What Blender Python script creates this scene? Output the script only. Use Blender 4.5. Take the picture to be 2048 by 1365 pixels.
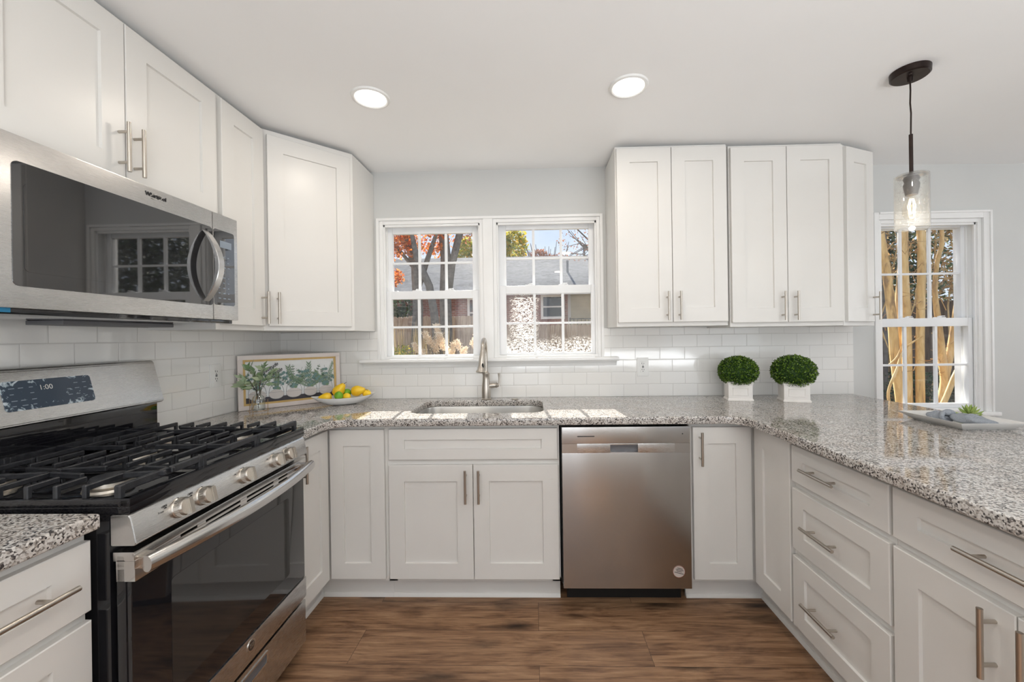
import bpy, bmesh, math, random
from mathutils import Vector, Matrix, noise
R = math.radians
random.seed(7)
for o in list(bpy.data.objects): bpy.data.objects.remove(o)
S = bpy.context.scene
COL = S.collection

# ------------------------------------------------------------------ camera
cx, cy, cz = 1.6331, -2.5723, 1.2955
yaw, pitch, roll, fpx = .0273, -.0009, -.0141, 810.5
r = Vector((math.cos(yaw), math.sin(yaw), 0)); fw = Vector((-math.sin(yaw), math.cos(yaw), 0)); up = Vector((0, 0, 1))
fw2 = math.cos(pitch)*fw + math.sin(pitch)*up; up = -math.sin(pitch)*fw + math.cos(pitch)*up; fw = fw2
Rt = math.cos(roll)*r + math.sin(roll)*up; Up = math.cos(roll)*up - math.sin(roll)*r
cam = bpy.data.cameras.new('camera'); co = bpy.data.objects.new('camera', cam); COL.objects.link(co)
M = Matrix((Rt, Up, -fw)).transposed().to_4x4(); M.translation = (cx, cy, cz); co.matrix_world = M
cam.sensor_width = 36; cam.sensor_fit = 'HORIZONTAL'; cam.lens = fpx/2048*36
cam.shift_x = (1024-1044.63)/2048; cam.shift_y = (675.7-682.5)/2048
cam.clip_start = .02; cam.clip_end = 400
S.camera = co
# ------------------------------------------------------------------ view
vs = S.view_settings; vs.view_transform = 'Standard'; vs.look = 'None'; vs.gamma = 1; vs.use_curve_mapping = False; vs.exposure = 0.04
# ------------------------------------------------------------------ sky
W = bpy.data.worlds.new('sky'); S.world = W; W.use_nodes = True
n = W.node_tree.nodes; l = W.node_tree.links
bg = n['Background']; tc = n.new('ShaderNodeTexCoord'); sx = n.new('ShaderNodeSeparateXYZ'); rp = n.new('ShaderNodeValToRGB')
nz = n.new('ShaderNodeTexNoise'); nz.inputs['Scale'].default_value = 3.5; nz.inputs['Detail'].default_value = 5
mx = n.new('ShaderNodeMix'); mx.data_type = 'RGBA'
l.new(tc.outputs['Generated'], sx.inputs[0]); l.new(sx.outputs['Z'], rp.inputs[0]); l.new(tc.outputs['Generated'], nz.inputs['Vector'])
rp.color_ramp.elements[0].position = 0.0; rp.color_ramp.elements[0].color = (.78, .86, .95, 1)
rp.color_ramp.elements[1].position = .6; rp.color_ramp.elements[1].color = (.33, .52, .85, 1)
cr = n.new('ShaderNodeValToRGB'); cr.color_ramp.elements[0].position = .45; cr.color_ramp.elements[0].color = (0, 0, 0, 1)
cr.color_ramp.elements[1].position = .7; cr.color_ramp.elements[1].color = (.7, .7, .7, 1)
l.new(nz.outputs['Fac'], cr.inputs[0]); l.new(cr.outputs[0], mx.inputs['Factor'])
l.new(rp.outputs[0], mx.inputs['A']); mx.inputs['B'].default_value = (.95, .96, .98, 1)
l.new(mx.outputs['Result'], bg.inputs[0]); bg.inputs[1].default_value = 1.12
# ------------------------------------------------------------------ sun
def link(o, parent=None):
    COL.objects.link(o)
    if parent: o.parent = parent
    return o
sun = bpy.data.lights.new('sun', 'SUN'); sun.energy = 15; sun.angle = R(.6); sun.color = (1, .95, .86)
so = link(bpy.data.objects.new('sun', sun)); so.rotation_euler = Vector((.09, -1, -.63)).to_track_quat('-Z', 'Y').to_euler()
# ------------------------------------------------------------------ fill lights added behind and beside the camera, standing in for unseen window daylight
def area(name, loc, dirv, sx_, sy_, e, colr=(1, 1, 1), spread=180):
    a = bpy.data.lights.new(name, 'AREA'); a.shape = 'RECTANGLE'; a.size = sx_; a.size_y = sy_; a.energy = e; a.color = colr; a.spread = R(spread)
    o = link(bpy.data.objects.new(name, a)); o.location = loc; o.rotation_euler = Vector(dirv).to_track_quat('-Z', 'Y').to_euler(); return o
area('fill_rear', (1.05, -4.95, 1.35), (0, 1, .22), 1.7, 1.9, 10, (1, .985, .965))
area('fill_rear', (4.9, -4.95, 1.35), (0, 1, .22), 1.7, 1.9, 6, (1, .985, .965))
area('fill_side', (6.35, -1.05, 1.4), (-1, 0, .1), 1.35, 1.35, 10, (1, .98, .95))
area('bounce_fill', (2.7, -3.8, .95), (0, .12, 1), 2.8, 1.3, 98, (.93, .97, 1))  # added fill aimed up to brighten the ceiling; no lamp stands there
LAMPS = [(.93, -.80), (2.055, -.825), (.93, -2.35), (2.05, -2.35), (.93, -3.8), (2.05, -3.8), (4.6, -2.6)]  # first two are seen, the others are added unseen for more room light
LAMP_W = 2.8
def lamp_light(x, y):
    a = bpy.data.lights.new('downlight', 'AREA'); a.shape = 'DISK'; a.size = .12; a.energy = LAMP_W; a.color = (1, .90, .78)
    o = link(bpy.data.objects.new('downlight', a)); o.location = (x, y, 2.343); return o
for q in LAMPS: lamp_light(*q)

# ================================================================== materials
def mat(name, col=(.8, .8, .8), rough=.5, metal=0., spec=.5, coat=0., trans=0., ior=1.45, aniso=0.):
    m = bpy.data.materials.new(name); m.use_nodes = True; p = m.node_tree.nodes['Principled BSDF']
    p.inputs['Base Color'].default_value = (*col, 1); p.inputs['Roughness'].default_value = rough; p.inputs['Metallic'].default_value = metal
    p.inputs['Specular IOR Level'].default_value = spec; p.inputs['Coat Weight'].default_value = coat
    p.inputs['Transmission Weight'].default_value = trans; p.inputs['IOR'].default_value = ior; p.inputs['Anisotropic'].default_value = aniso
    return m
class NT:
    def __init__(s, m): s.m = m; s.t = m.node_tree; s.n = s.t.nodes; s.p = s.n['Principled BSDF']; s.out = s.n['Material Output']
    def new(s, t, **k):
        x = s.n.new('ShaderNode'+t)
        for a, b in k.items():
            if a in x.inputs: x.inputs[a].default_value = b
            else: setattr(x, a, b)
        return x
    def l(s, a, b): s.t.links.new(a, b)
    def coord(s, scale=(1, 1, 1), loc=(0, 0, 0), rot=(0, 0, 0)):
        c = s.new('TexCoord'); m = s.new('Mapping'); m.inputs['Scale'].default_value = scale; m.inputs['Location'].default_value = loc; m.inputs['Rotation'].default_value = rot
        s.l(c.outputs['Object'], m.inputs[0]); return m.outputs[0]
    def noise(s, v, scale, detail=3, rough=.5, dist=0):
        x = s.new('TexNoise'); x.inputs['Scale'].default_value = scale; x.inputs['Detail'].default_value = detail; x.inputs['Roughness'].default_value = rough; x.inputs['Distortion'].default_value = dist
        if v is not None: s.l(v, x.inputs['Vector'])
        return x
    def ramp(s, fac, stops, interp='LINEAR'):
        x = s.new('ValToRGB'); x.color_ramp.interpolation = interp
        e = x.color_ramp.elements
        while len(e) < len(stops): e.new(.5)
        for i, (p, c) in enumerate(stops): e[i].position = p; e[i].color = (*c, 1) if len(c) == 3 else c
        s.l(fac, x.inputs[0]); return x.outputs[0]
    def mix(s, f, a, b, mode='MIX'):
        x = s.new('Mix'); x.data_type = 'RGBA'; x.blend_type = mode
        for k, v in (('Factor', f), ('A', a), ('B', b)):
            if hasattr(v, 'is_linked'): s.l(v, x.inputs[k])
            elif k == 'Factor': x.inputs[k].default_value = v
            else: x.inputs[k].default_value = (*v, 1)
        return x.outputs['Result']
    def bump(s, h, strength=.2, dist=.001):
        x = s.new('Bump'); x.inputs['Strength'].default_value = strength; x.inputs['Distance'].default_value = dist
        s.l(h, x.inputs['Height']); s.l(x.outputs[0], s.p.inputs['Normal']); return x
    def math(s, op, a, b=0.):
        x = s.new('Math'); x.operation = op
        for i, v in enumerate((a, b)):
            if hasattr(v, 'is_linked'): s.l(v, x.inputs[i])
            else: x.inputs[i].default_value = v
        return x.outputs[0]
def noisy(name, c1, c2, scale, rough=.5, metal=0., bump=.0, bscale=None, **k):
    m = mat(name, c1, rough, metal, **k); t = NT(m); v = t.coord(); nn = t.noise(v, scale, 4)
    t.l(t.ramp(nn.outputs['Fac'], [(.35, c1), (.65, c2)]), t.p.inputs['Base Color'])
    if bump:
        b = t.noise(v, bscale or scale*3, 3); t.bump(b.outputs['Fac'], bump, .002)
    return m
MM = {}
MM['cab'] = noisy('white_cabinet_paint', (.715, .70, .67), (.735, .72, .69), 3, .32, bump=.04, bscale=60)
MM['carcass'] = noisy('cabinet_box_paint', (.73, .715, .685), (.75, .735, .705), 3, .4, bump=.04, bscale=60)
MM['ceil'] = noisy('ceiling_paint', (.89, .89, .885), (.91, .91, .905), 1.5, .55, bump=.10, bscale=9)
MM['wall'] = noisy('grey_wall_paint', (.60, .605, .595), (.63, .635, .62), 2, .6, bump=.08, bscale=150)
MM['trim'] = noisy('white_trim_paint', (.83, .83, .82), (.87, .87, .86), 4, .3, bump=.03, bscale=40)
MM['vinyl'] = noisy('window_vinyl', (.82, .83, .84), (.86, .87, .88), 5, .28)
MM['black'] = mat('black_gap', (.006, .006, .006), .5)
MM['plastic_white'] = noisy('white_plastic', (.80, .80, .78), (.83, .83, .81), 20, .3)
MM['dark_slot'] = mat('dark_slot', (.02, .02, .02), .6)
MM['nickel'] = mat('brushed_nickel', (.52, .48, .43), .30, 1.0)
t = NT(MM['nickel']); v = t.coord((1, 1, 1)); nn = t.noise(v, 900, 2); t.bump(nn.outputs['Fac'], .05, .0005)
def steel(name, col, rough, sc, aniso=.0, bstr=.006):
    m = mat(name, col, rough, 1.0, aniso=aniso); t = NT(m); v = t.coord(sc); nn = t.noise(v, 40, 3, .6)
    t.l(t.ramp(nn.outputs['Fac'], [(.3, (rough*.93,)*3), (.7, (rough*1.08,)*3)]), t.p.inputs['Roughness'])
    t.bump(nn.outputs['Fac'], bstr, .0004)
    tg = t.new('Tangent'); tg.direction_type = 'RADIAL'; tg.axis = 'Z'; t.l(tg.outputs[0], t.p.inputs['Tangent']); t.p.inputs['Anisotropic Rotation'].default_value = .25; return m
MM['steel'] = steel('brushed_steel', (.58, .57, .56), .27, (1, 55, 55))
MM['steel_dark'] = steel('dishwasher_steel', (.47, .455, .44), .22, (.6, 1, 90), aniso=.8, bstr=.0)
MM['steel_h'] = steel('polished_steel', (.66, .65, .64), .20, (1, 50, 50))
MM['sink'] = steel('sink_steel', (.70, .69, .67), .30, (2, 40, 40))
MM['enamel'] = noisy('black_enamel', (.006, .006, .008), (.012, .012, .014), 12, .05, coat=.4)
MM['iron'] = noisy('cast_iron', (.014, .015, .018), (.030, .031, .035), 60, .34, bump=.25, bscale=500)
MM['glassblk'] = mat('black_glass', (.010, .010, .012), .04, spec=.9)
MM['mwglass'] = mat('microwave_glass', (.012, .012, .014), .02, spec=1.0, coat=1.0)
MM['windowblk'] = mat('oven_window', (.022, .022, .022), .05, spec=.8)
MM['burner_al'] = mat('burner_alloy', (.55, .50, .43), .38, 1.0)
MM['ledlens'] = None
m = mat('lamp_lens', (1, 1, 1), .5); p = NT(m).p; p.inputs['Emission Color'].default_value = (1, .93, .82, 1); p.inputs['Emission Strength'].default_value = 3.0; MM['ledlens'] = m
m = mat('filament_glow', (1, .8, .5), .5); p = NT(m).p; p.inputs['Emission Color'].default_value = (1, .78, .48, 1); p.inputs['Emission Strength'].default_value = 14; MM['filament'] = m
MM['bronze'] = noisy('oiled_bronze', (.022, .014, .012), (.035, .022, .018), 30, .38, .6)
# thin clear glass
def clear_glass(name, tint=(1, 1, 1), dirt=None, refl=1.0):
    m = bpy.data.materials.new(name); m.use_nodes = True; t = NT(m); t.n.remove(t.p)
    tr = t.new('BsdfTransparent'); tr.inputs[0].default_value = (*tint, 1); gl = t.new('BsdfGlossy'); gl.inputs['Roughness'].default_value = .01
    fr = t.new('LayerWeight'); f = t.math('MULTIPLY', t.math('ADD', t.math('MULTIPLY', t.math('POWER', fr.outputs['Facing'], 5.), .9), .04), refl)
    mx = t.new('MixShader'); t.l(f, mx.inputs[0]); t.l(tr.outputs[0], mx.inputs[1]); t.l(gl.outputs[0], mx.inputs[2]); last = mx.outputs[0]
    if dirt:
        dfac = dirt(t); d = t.new('BsdfTranslucent'); d.inputs[0].default_value = (.86, .84, .80, 1); d2 = t.new('BsdfDiffuse'); d2.inputs[0].default_value = (.8, .79, .77, 1)
        ds = t.new('MixShader'); ds.inputs[0].default_value = .35; t.l(d.outputs[0], ds.inputs[1]); t.l(d2.outputs[0], ds.inputs[2])
        m2 = t.new('MixShader'); t.l(dfac, m2.inputs[0]); t.l(last, m2.inputs[1]); t.l(ds.outputs[0], m2.inputs[2]); last = m2.outputs[0]
    t.l(last, t.out.inputs[0]); return m
def dirt_light(t):
    v = t.coord((1, 1, 1)); a = t.noise(v, 3.5, 4, .6, 1.2); b = t.noise(t.coord((9, 9, 60)), 1, 3, .6, .5)
    x = t.ramp(a.outputs['Fac'], [(.45, (.0,)*3), (.75, (.018,)*3)]); y = t.ramp(b.outputs['Fac'], [(.55, (0,)*3), (.75, (.02,)*3)])
    return t.math('ADD', x, y)
def dirt_heavy(t):        # dried water spots: a wide lower band and a vertical streak
    v = t.coord(); c = t.new('TexCoord'); s = t.new('SeparateXYZ'); t.l(c.outputs['Object'], s.inputs[0])
    sp = t.noise(t.coord((1, 1, 2.2)), 74, 2, .6, 1.5); spots = t.ramp(sp.outputs['Fac'], [(.545, (0,)*3), (.565, (.8,)*3)])
    z = s.outputs['Z']; x = s.outputs['X']
    wob = t.noise(t.coord((1, 1, 1)), 9, 2); zz = t.math('ADD', z, t.math('MULTIPLY', t.math('SUBTRACT', wob.outputs['Fac'], .5), .10))
    band = t.ramp(t.math('ADD', zz, 0), [(.02, (.85,)*3), (.12, (0,)*3)])          # z up from the pane foot
    xd = t.math('ABSOLUTE', t.math('SUBTRACT', x, .115)); stk = t.ramp(t.math('ADD', xd, t.math('MULTIPLY', t.math('SUBTRACT', wob.outputs['Fac'], .5), .05)), [(.03, (.9,)*3), (.10, (0,)*3)])
    mk = t.math('MAXIMUM', band, stk); f = t.math('MULTIPLY', mk, spots)
    base = t.ramp(t.noise(v, 4, 3, .6, 1).outputs['Fac'], [(.4, (.0,)*3), (.8, (.02,)*3)])
    return t.math('MAXIMUM', f, base)
MM['pane'] = clear_glass('window_glass', dirt=dirt_light)
MM['pane_spotted'] = clear_glass('window_glass_spotted', dirt=dirt_heavy)
MM['vaseglass'] = clear_glass('bottle_glass', (.93, .95, .94), refl=2.2)
def hammered(t):
    v = t.coord(); a = t.new('TexVoronoi'); a.inputs['Scale'].default_value = 75; t.l(v, a.inputs['Vector'])
    return t.ramp(a.outputs['Distance'], [(.0, (.42,)*3), (.18, (.08,)*3), (.30, (.03,)*3), (.8, (.04,)*3)])
m = clear_glass('hammered_glass', (.96, .96, .95), dirt=hammered, refl=2.0); MM['hammered'] = m
MM['bulbglass'] = clear_glass('bulb_glass', (1, .97, .92), refl=1.2)

# granite
m = mat('speckled_granite', (.6, .6, .6), .045, spec=.75); t = NT(m); v = t.coord()
nd = t.noise(v, 55, 2); vv = t.new('VectorMath'); vv.operation = 'MULTIPLY_ADD'; t.l(nd.outputs['Color'], vv.inputs[0]); vv.inputs[1].default_value = (.008,)*3; t.l(v, vv.inputs[2])
a = t.new('TexVoronoi'); a.inputs['Scale'].default_value = 250; t.l(vv.outputs[0], a.inputs['Vector'])
sep = t.new('SeparateColor'); t.l(a.outputs['Color'], sep.inputs[0])
cl = t.noise(v, 38, 3, .6)
f = t.math('ADD', t.math('MULTIPLY', sep.outputs[0], .70), t.math('MULTIPLY', cl.outputs['Fac'], .46))
colr = t.ramp(f, [(0, (.035, .032, .033)), (.30, (.05, .045, .045)), (.36, (.17, .155, .145)), (.44, (.25, .23, .215)), (.50, (.36, .325, .29)), (.58, (.42, .40, .375)), (.68, (.53, .51, .485)), (.8, (.62, .60, .575))])
big = t.noise(v, 9, 2); colr = t.mix(t.ramp(big.outputs['Fac'], [(.4, (0,)*3), (.7, (.35,)*3)]), colr, t.mix(1, colr, (.86, .74, .66), 'MULTIPLY'))
t.l(colr, t.p.inputs['Base Color']); MM['granite'] = m

# subway tile; axis 'X' = wall in the XZ plane, 'Y' = wall in the YZ plane
def tile(name, axis):
    m = mat(name, (.8, .8, .78), .08, spec=.6, coat=.3); t = NT(m); c = t.new('TexCoord'); s = t.new('SeparateXYZ'); t.l(c.outputs['Object'], s.inputs[0])
    k = t.new('CombineXYZ'); t.l(s.outputs[axis], k.inputs[0]); t.l(s.outputs['Z'], k.inputs[1])
    mp = t.new('Mapping'); mp.inputs['Location'].default_value = (.03, -.9145+.0765*12, 0); t.l(k.outputs[0], mp.inputs[0])
    b = t.new('TexBrick'); t.l(mp.outputs[0], b.inputs['Vector']); b.offset = .5
    for q, w in (('Scale', 1.), ('Mortar Size', .0012), ('Mortar Smooth', .0), ('Bias', 0.), ('Brick Width', .1535), ('Row Height', .0765)): b.inputs[q].default_value = w
    b.inputs['Color1'].default_value = (.80, .79, .765, 1); b.inputs['Color2'].default_value = (.83, .82, .795, 1); b.inputs['Mortar'].default_value = (.60, .585, .56, 1)
    t.l(b.outputs['Color'], t.p.inputs['Base Color'])
    b2 = t.new('TexBrick'); t.l(mp.outputs[0], b2.inputs['Vector']); b2.offset = .5
    for q, w in (('Scale', 1.), ('Mortar Size', .0050), ('Mortar Smooth', 1.), ('Bias', 0.), ('Brick Width', .1535), ('Row Height', .0765)): b2.inputs[q].default_value = w
    wv = t.noise(t.coord(), 9, 2)
    h = t.math('ADD', t.math('SUBTRACT', 1, b2.outputs['Fac']), t.math('MULTIPLY', wv.outputs['Fac'], .8))
    t.bump(h, .5, .0012)
    t.l(t.ramp(b.outputs['Fac'], [(0, (.08,)*3), (1, (.6,)*3)]), t.p.inputs['Roughness']); return m
MM['tileX'] = tile('white_subway_tile_front', 'X'); MM['tileY'] = tile('white_subway_tile_side', 'Y')

# floor planks
m = mat('oak_plank_floor', (.2, .1, .06), .38, spec=.4); t = NT(m); v = t.coord((1, 1, 1), (.35, .787+.19*30, 0))
b = t.new('TexBrick'); t.l(v, b.inputs['Vector']); b.offset = .37; b.offset_frequency = 2
for q, w in (('Scale', 1.), ('Mortar Size', .0008), ('Mortar Smooth', .3), ('Bias', 0.), ('Brick Width', 1.22), ('Row Height', .19)): b.inputs[q].default_value = w
b.inputs['Color1'].default_value = (0, 0, 0, 1); b.inputs['Color2'].default_value = (1, 1, 1, 1); b.inputs['Mortar'].default_value = (.5, .5, .5, 1)
off = t.new('VectorMath'); off.operation = 'MULTIPLY_ADD'; t.l(b.outputs['Color'], off.inputs[0]); off.inputs[1].default_value = (3.1, 5.3, 7.7); t.l(t.coord(), off.inputs[2])
mp = t.new('Mapping'); mp.inputs['Scale'].default_value = (2.2, 34, 1); t.l(off.outputs[0], mp.inputs[0])
g = t.noise(mp.outputs[0], 1.6, 8, .68, .9)
mp2 = t.new('Mapping'); mp2.inputs['Scale'].default_value = (1.6, 7, 1); t.l(off.outputs[0], mp2.inputs[0]); g2 = t.noise(mp2.outputs[0], 1.7, 4, .55, 1.6)
mp3 = t.new('Mapping'); mp3.inputs['Scale'].default_value = (4, 190, 1); t.l(off.outputs[0], mp3.inputs[0]); g3 = t.noise(mp3.outputs[0], 1.5, 3, .6, .2)
fac = t.math('ADD', t.math('MULTIPLY', g.outputs['Fac'], .42), t.math('ADD', t.math('MULTIPLY', g2.outputs['Fac'], .36), t.math('MULTIPLY', g3.outputs['Fac'], .22)))
c = t.ramp(fac, [(.34, (.050, .024, .013)), (.43, (.140, .074, .040)), (.50, (.240, .134, .074)), (.57, (.32, .19, .108)), (.67, (.42, .265, .16))])
mp4 = t.new('Mapping'); mp4.inputs['Scale'].default_value = (2.6, 8.5, 1); t.l(off.outputs[0], mp4.inputs[0])
vo = t.new('TexVoronoi'); vo.inputs['Scale'].default_value = 1.0; dn = t.noise(mp4.outputs[0], 2.4, 3, .6); vm = t.new('VectorMath'); vm.operation = 'MULTIPLY_ADD'; t.l(dn.outputs['Color'], vm.inputs[0]); vm.inputs[1].default_value = (.5,)*3; t.l(mp4.outputs[0], vm.inputs[2]); t.l(vm.outputs[0], vo.inputs['Vector'])
c = t.mix(t.ramp(vo.outputs['Distance'], [(.05, (.92,)*3), (.34, (0,)*3)]), c, (.022, .013, .009))
c = t.mix(t.ramp(b.outputs['Color'], [(0, (0,)*3), (1, (.30,)*3)]), c, t.mix(1, c, (1.35, 1.3, 1.25), 'MULTIPLY'))
c = t.mix(b.outputs['Fac'], c, (.03, .018, .012)); t.l(c, t.p.inputs['Base Color']); t.bump(t.math('SUBTRACT', g.outputs['Fac'], t.math('MULTIPLY', b.outputs['Fac'], .8)), .18, .002); MM['floor'] = m

# fruit, plants, cloth
MM['pear'] = noisy('yellow_pear', (.90, .62, .03), (.86, .50, .02), 18, .33)
MM['lemon'] = noisy('lemon_peel', (.93, .58, .02), (.95, .66, .04), 30, .35, bump=.25, bscale=400)
MM['lime'] = noisy('lime_peel', (.13, .36, .02), (.20, .44, .03), 25, .35, bump=.2, bscale=400)
MM['stem'] = mat('fruit_stem', (.05, .03, .015), .7)
MM['china'] = mat('white_china', (.86, .86, .85), .18, spec=.6)
MM['traygrey'] = noisy('glazed_tray', (.64, .63, .61), (.70, .69, .67), 6, .22)
MM['cloth'] = noisy('grey_linen', (.25, .275, .31), (.33, .355, .39), 300, .85, bump=.5, bscale=700)
MM['pot'] = noisy('white_plaster', (.80, .77, .73), (.84, .81, .78), 10, .6, bump=.1, bscale=80)
def leafmat(name, cols, rough=.45, trans=.25):
    m = mat(name, cols[0], rough); t = NT(m); g = t.new('ObjectInfo'); ge = t.new('NewGeometry'); v = ge.outputs['Random Per Island']
    st = [(i/(len(cols)-1), c) for i, c in enumerate(cols)]; c = t.ramp(v, st); t.l(c, t.p.inputs['Base Color'])
    tl = t.new('BsdfTranslucent'); t.l(c, tl.inputs[0]); mx = t.new('MixShader'); mx.inputs[0].default_value = trans
    t.l(t.p.outputs[0], mx.inputs[1]); t.l(tl.outputs[0], mx.inputs[2]); t.l(mx.outputs[0], t.out.inputs[0]); return m
MM['box'] = leafmat('boxwood_leaf', [(.018, .052, .005), (.045, .105, .008), (.10, .19, .012), (.19, .30, .03)], .35, .15)
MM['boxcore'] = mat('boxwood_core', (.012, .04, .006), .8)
MM['succ'] = leafmat('succulent_leaf', [(.24, .36, .08), (.42, .50, .16)], .4, .1)
MM['sprig'] = leafmat('sprig_leaf', [(.20, .30, .17), (.32, .42, .26), (.45, .52, .34), (.14, .25, .10)], .5, .2)
MM['twig'] = mat('brown_twig', (.06, .035, .02), .7)
MM['wire'] = mat('brass_wire', (.40, .26, .12), .3, 1.0)
MM['framepink'] = noisy('whitewashed_wood', (.70, .62, .58), (.76, .69, .65), 8, .45)
MM['gold'] = noisy('gold_slip', (.55, .36, .12), (.62, .43, .17), 15, .4)
MM['artwhite'] = mat('print_paper', (.78, .79, .79), .5)
MM['artdark'] = mat('print_dark_table', (.05, .045, .055), .5)
MM['artjar'] = mat('print_jar', (.60, .555, .53), .5)
MM['artline'] = mat('print_jar_outline', (.22, .23, .24), .5)
MM['artg'] = mat('print_sage_green', (.16, .25, .15), .5)
MM['artb'] = mat('print_eucalyptus_blue', (.14, .24, .23), .5)
MM['artd'] = mat('print_dark_green', (.05, .09, .06), .5)
MM['ink'] = mat('black_ink', (.015, .015, .018), .5)
MM['silver'] = mat('logo_silver', (.75, .74, .72), .25, 1.0)
MM['display'] = None
m = mat('display_film', (.05, .07, .10), .12); t = NT(m); nn = t.noise(t.coord((1, 1, 1.4)), 34, 5, .65, 1.0); c = t.new('TexCoord')
sp = t.new('SeparateXYZ'); t.l(c.outputs['Object'], sp.inputs[0])
ax = t.math('ABSOLUTE', sp.outputs['X']); ay = t.math('ABSOLUTE', sp.outputs['Y'])
edge = t.math('MAXIMUM', t.ramp(ax, [(.098, (0,)*3), (.12, (1,)*3)]), t.ramp(ay, [(.026, (0,)*3), (.041, (1,)*3)]))
pat = t.ramp(t.math('ADD', nn.outputs['Fac'], t.math('MULTIPLY', edge, .12)), [(.645, (.045, .065, .095)), (.665, (.30, .38, .44)), (.74, (.62, .68, .72))])
t.l(pat, t.p.inputs['Base Color']); MM['display'] = m
MM['label'] = mat('panel_lettering', (.25, .30, .36), .5)
MM['sticker'] = mat('clear_sticker', (.55, .49, .45), .4)
MM['stickerring'] = mat('sticker_ring', (.30, .09, .06), .5)
MM['bluefilm'] = mat('blue_film', (.02, .22, .42), .3)
MM['grey_metal'] = mat('grey_metal', (.16, .16, .17), .45, .4)

# exterior
def brick(name):
    m = mat(name, (.3, .12, .08), .85); t = NT(m); c = t.new('TexCoord'); s = t.new('SeparateXYZ'); t.l(c.outputs['Object'], s.inputs[0])
    k = t.new('CombineXYZ'); t.l(s.outputs['X'], k.inputs[0]); t.l(s.outputs['Z'], k.inputs[1]); b = t.new('TexBrick'); t.l(k.outputs[0], b.inputs['Vector'])
    for q, w in (('Scale', 1.), ('Mortar Size', .008), ('Brick Width', .22), ('Row Height', .075)): b.inputs[q].default_value = w
    b.inputs['Color1'].default_value = (.30, .10, .07, 1); b.inputs['Color2'].default_value = (.20, .07, .05, 1); b.inputs['Mortar'].default_value = (.36, .28, .24, 1)
    t.l(b.outputs['Color'], t.p.inputs['Base Color']); return m
MM['brick'] = brick('red_brick')
m = mat('grey_shingle', (.2, .2, .21), .9, spec=.08); t = NT(m); b = t.new('TexBrick'); t.l(t.coord(), b.inputs['Vector'])
for q, w in (('Scale', 1.), ('Mortar Size', .012), ('Brick Width', .34), ('Row Height', .15)): b.inputs[q].default_value = w
b.inputs['Color1'].default_value = (.17, .17, .175, 1); b.inputs['Color2'].default_value = (.10, .10, .105, 1); b.inputs['Mortar'].default_value = (.14, .14, .15, 1)
nn = t.noise(t.coord((1, 1, 1)), 7, 4); t.l(t.mix(t.ramp(nn.outputs['Fac'], [(.4, (0,)*3), (.7, (.5,)*3)]), b.outputs['Color'], (.24, .24, .24)), t.p.inputs['Base Color']); MM['shingle'] = m
MM['siding'] = noisy('cream_siding', (.62, .58, .45), (.68, .64, .50), 3, .7)
def fencemat(name, c1, c2, c3):
    m = mat(name, c1, .85); t = NT(m); g = t.new('NewGeometry'); n1 = t.noise(t.coord((14, 14, 1.2)), 2.2, 4, .6, .6)
    a = t.ramp(n1.outputs['Fac'], [(.3, c3), (.45, c1), (.7, c2)]); t.l(t.mix(t.math('MULTIPLY', g.outputs['Random Per Island'], .35), a, c3), t.p.inputs['Base Color']); return m
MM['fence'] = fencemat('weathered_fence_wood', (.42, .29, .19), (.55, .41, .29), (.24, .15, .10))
MM['fencedark'] = fencemat('dark_fence_wood', (.16, .11, .075), (.22, .15, .10), (.08, .055, .04))  # darker brown version of the fence wood
MM['ground'] = noisy('autumn_lawn', (.10, .09, .04), (.20, .13, .06), 2.5, .95)
MM['bark'] = noisy('grey_bark', (.12, .105, .09), (.20, .175, .15), 12, .9, bump=.5, bscale=40)
m = mat('crape_myrtle_bark', (.6, .4, .2), .6); t = NT(m); n1 = t.noise(t.coord((3, 3, .55)), 5, 4, .6, .8)
t.l(t.ramp(n1.outputs['Fac'], [(.32, (.28, .165, .07)), (.42, (.55, .34, .13)), (.56, (.70, .47, .20)), (.72, (.80, .60, .34))]), t.p.inputs['Base Color']); MM['myrtle'] = m
MM['orange'] = leafmat('orange_leaf', [(.55, .10, .02), (.75, .22, .04), (.62, .30, .10), (.30, .08, .03)], .6, .5)
MM['yellowgreen'] = leafmat('yellow_green_leaf', [(.12, .20, .03), (.30, .34, .04), (.55, .45, .05), (.70, .40, .04)], .6, .5)
MM['evergreen'] = leafmat('evergreen_leaf', [(.02, .045, .02), (.05, .09, .035), (.10, .14, .05), (.035, .05, .02)], .6, .2)
MM['brownleaf'] = leafmat('brown_leaf', [(.50, .28, .11), (.68, .44, .19), (.26, .15, .07), (.80, .58, .28)], .7, .4)
MM['rust'] = leafmat('rust_leaf', [(.30, .12, .07), (.40, .18, .10), (.22, .12, .09)], .7, .3)
MM['pampas'] = leafmat('pampas_plume', [(.85, .68, .48), (.92, .80, .62), (.70, .50, .32)], .8, .4)
MM['reedgrass'] = leafmat('dry_reed', [(.40, .28, .14), (.22, .18, .08), (.50, .36, .20)], .8, .3)

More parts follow.
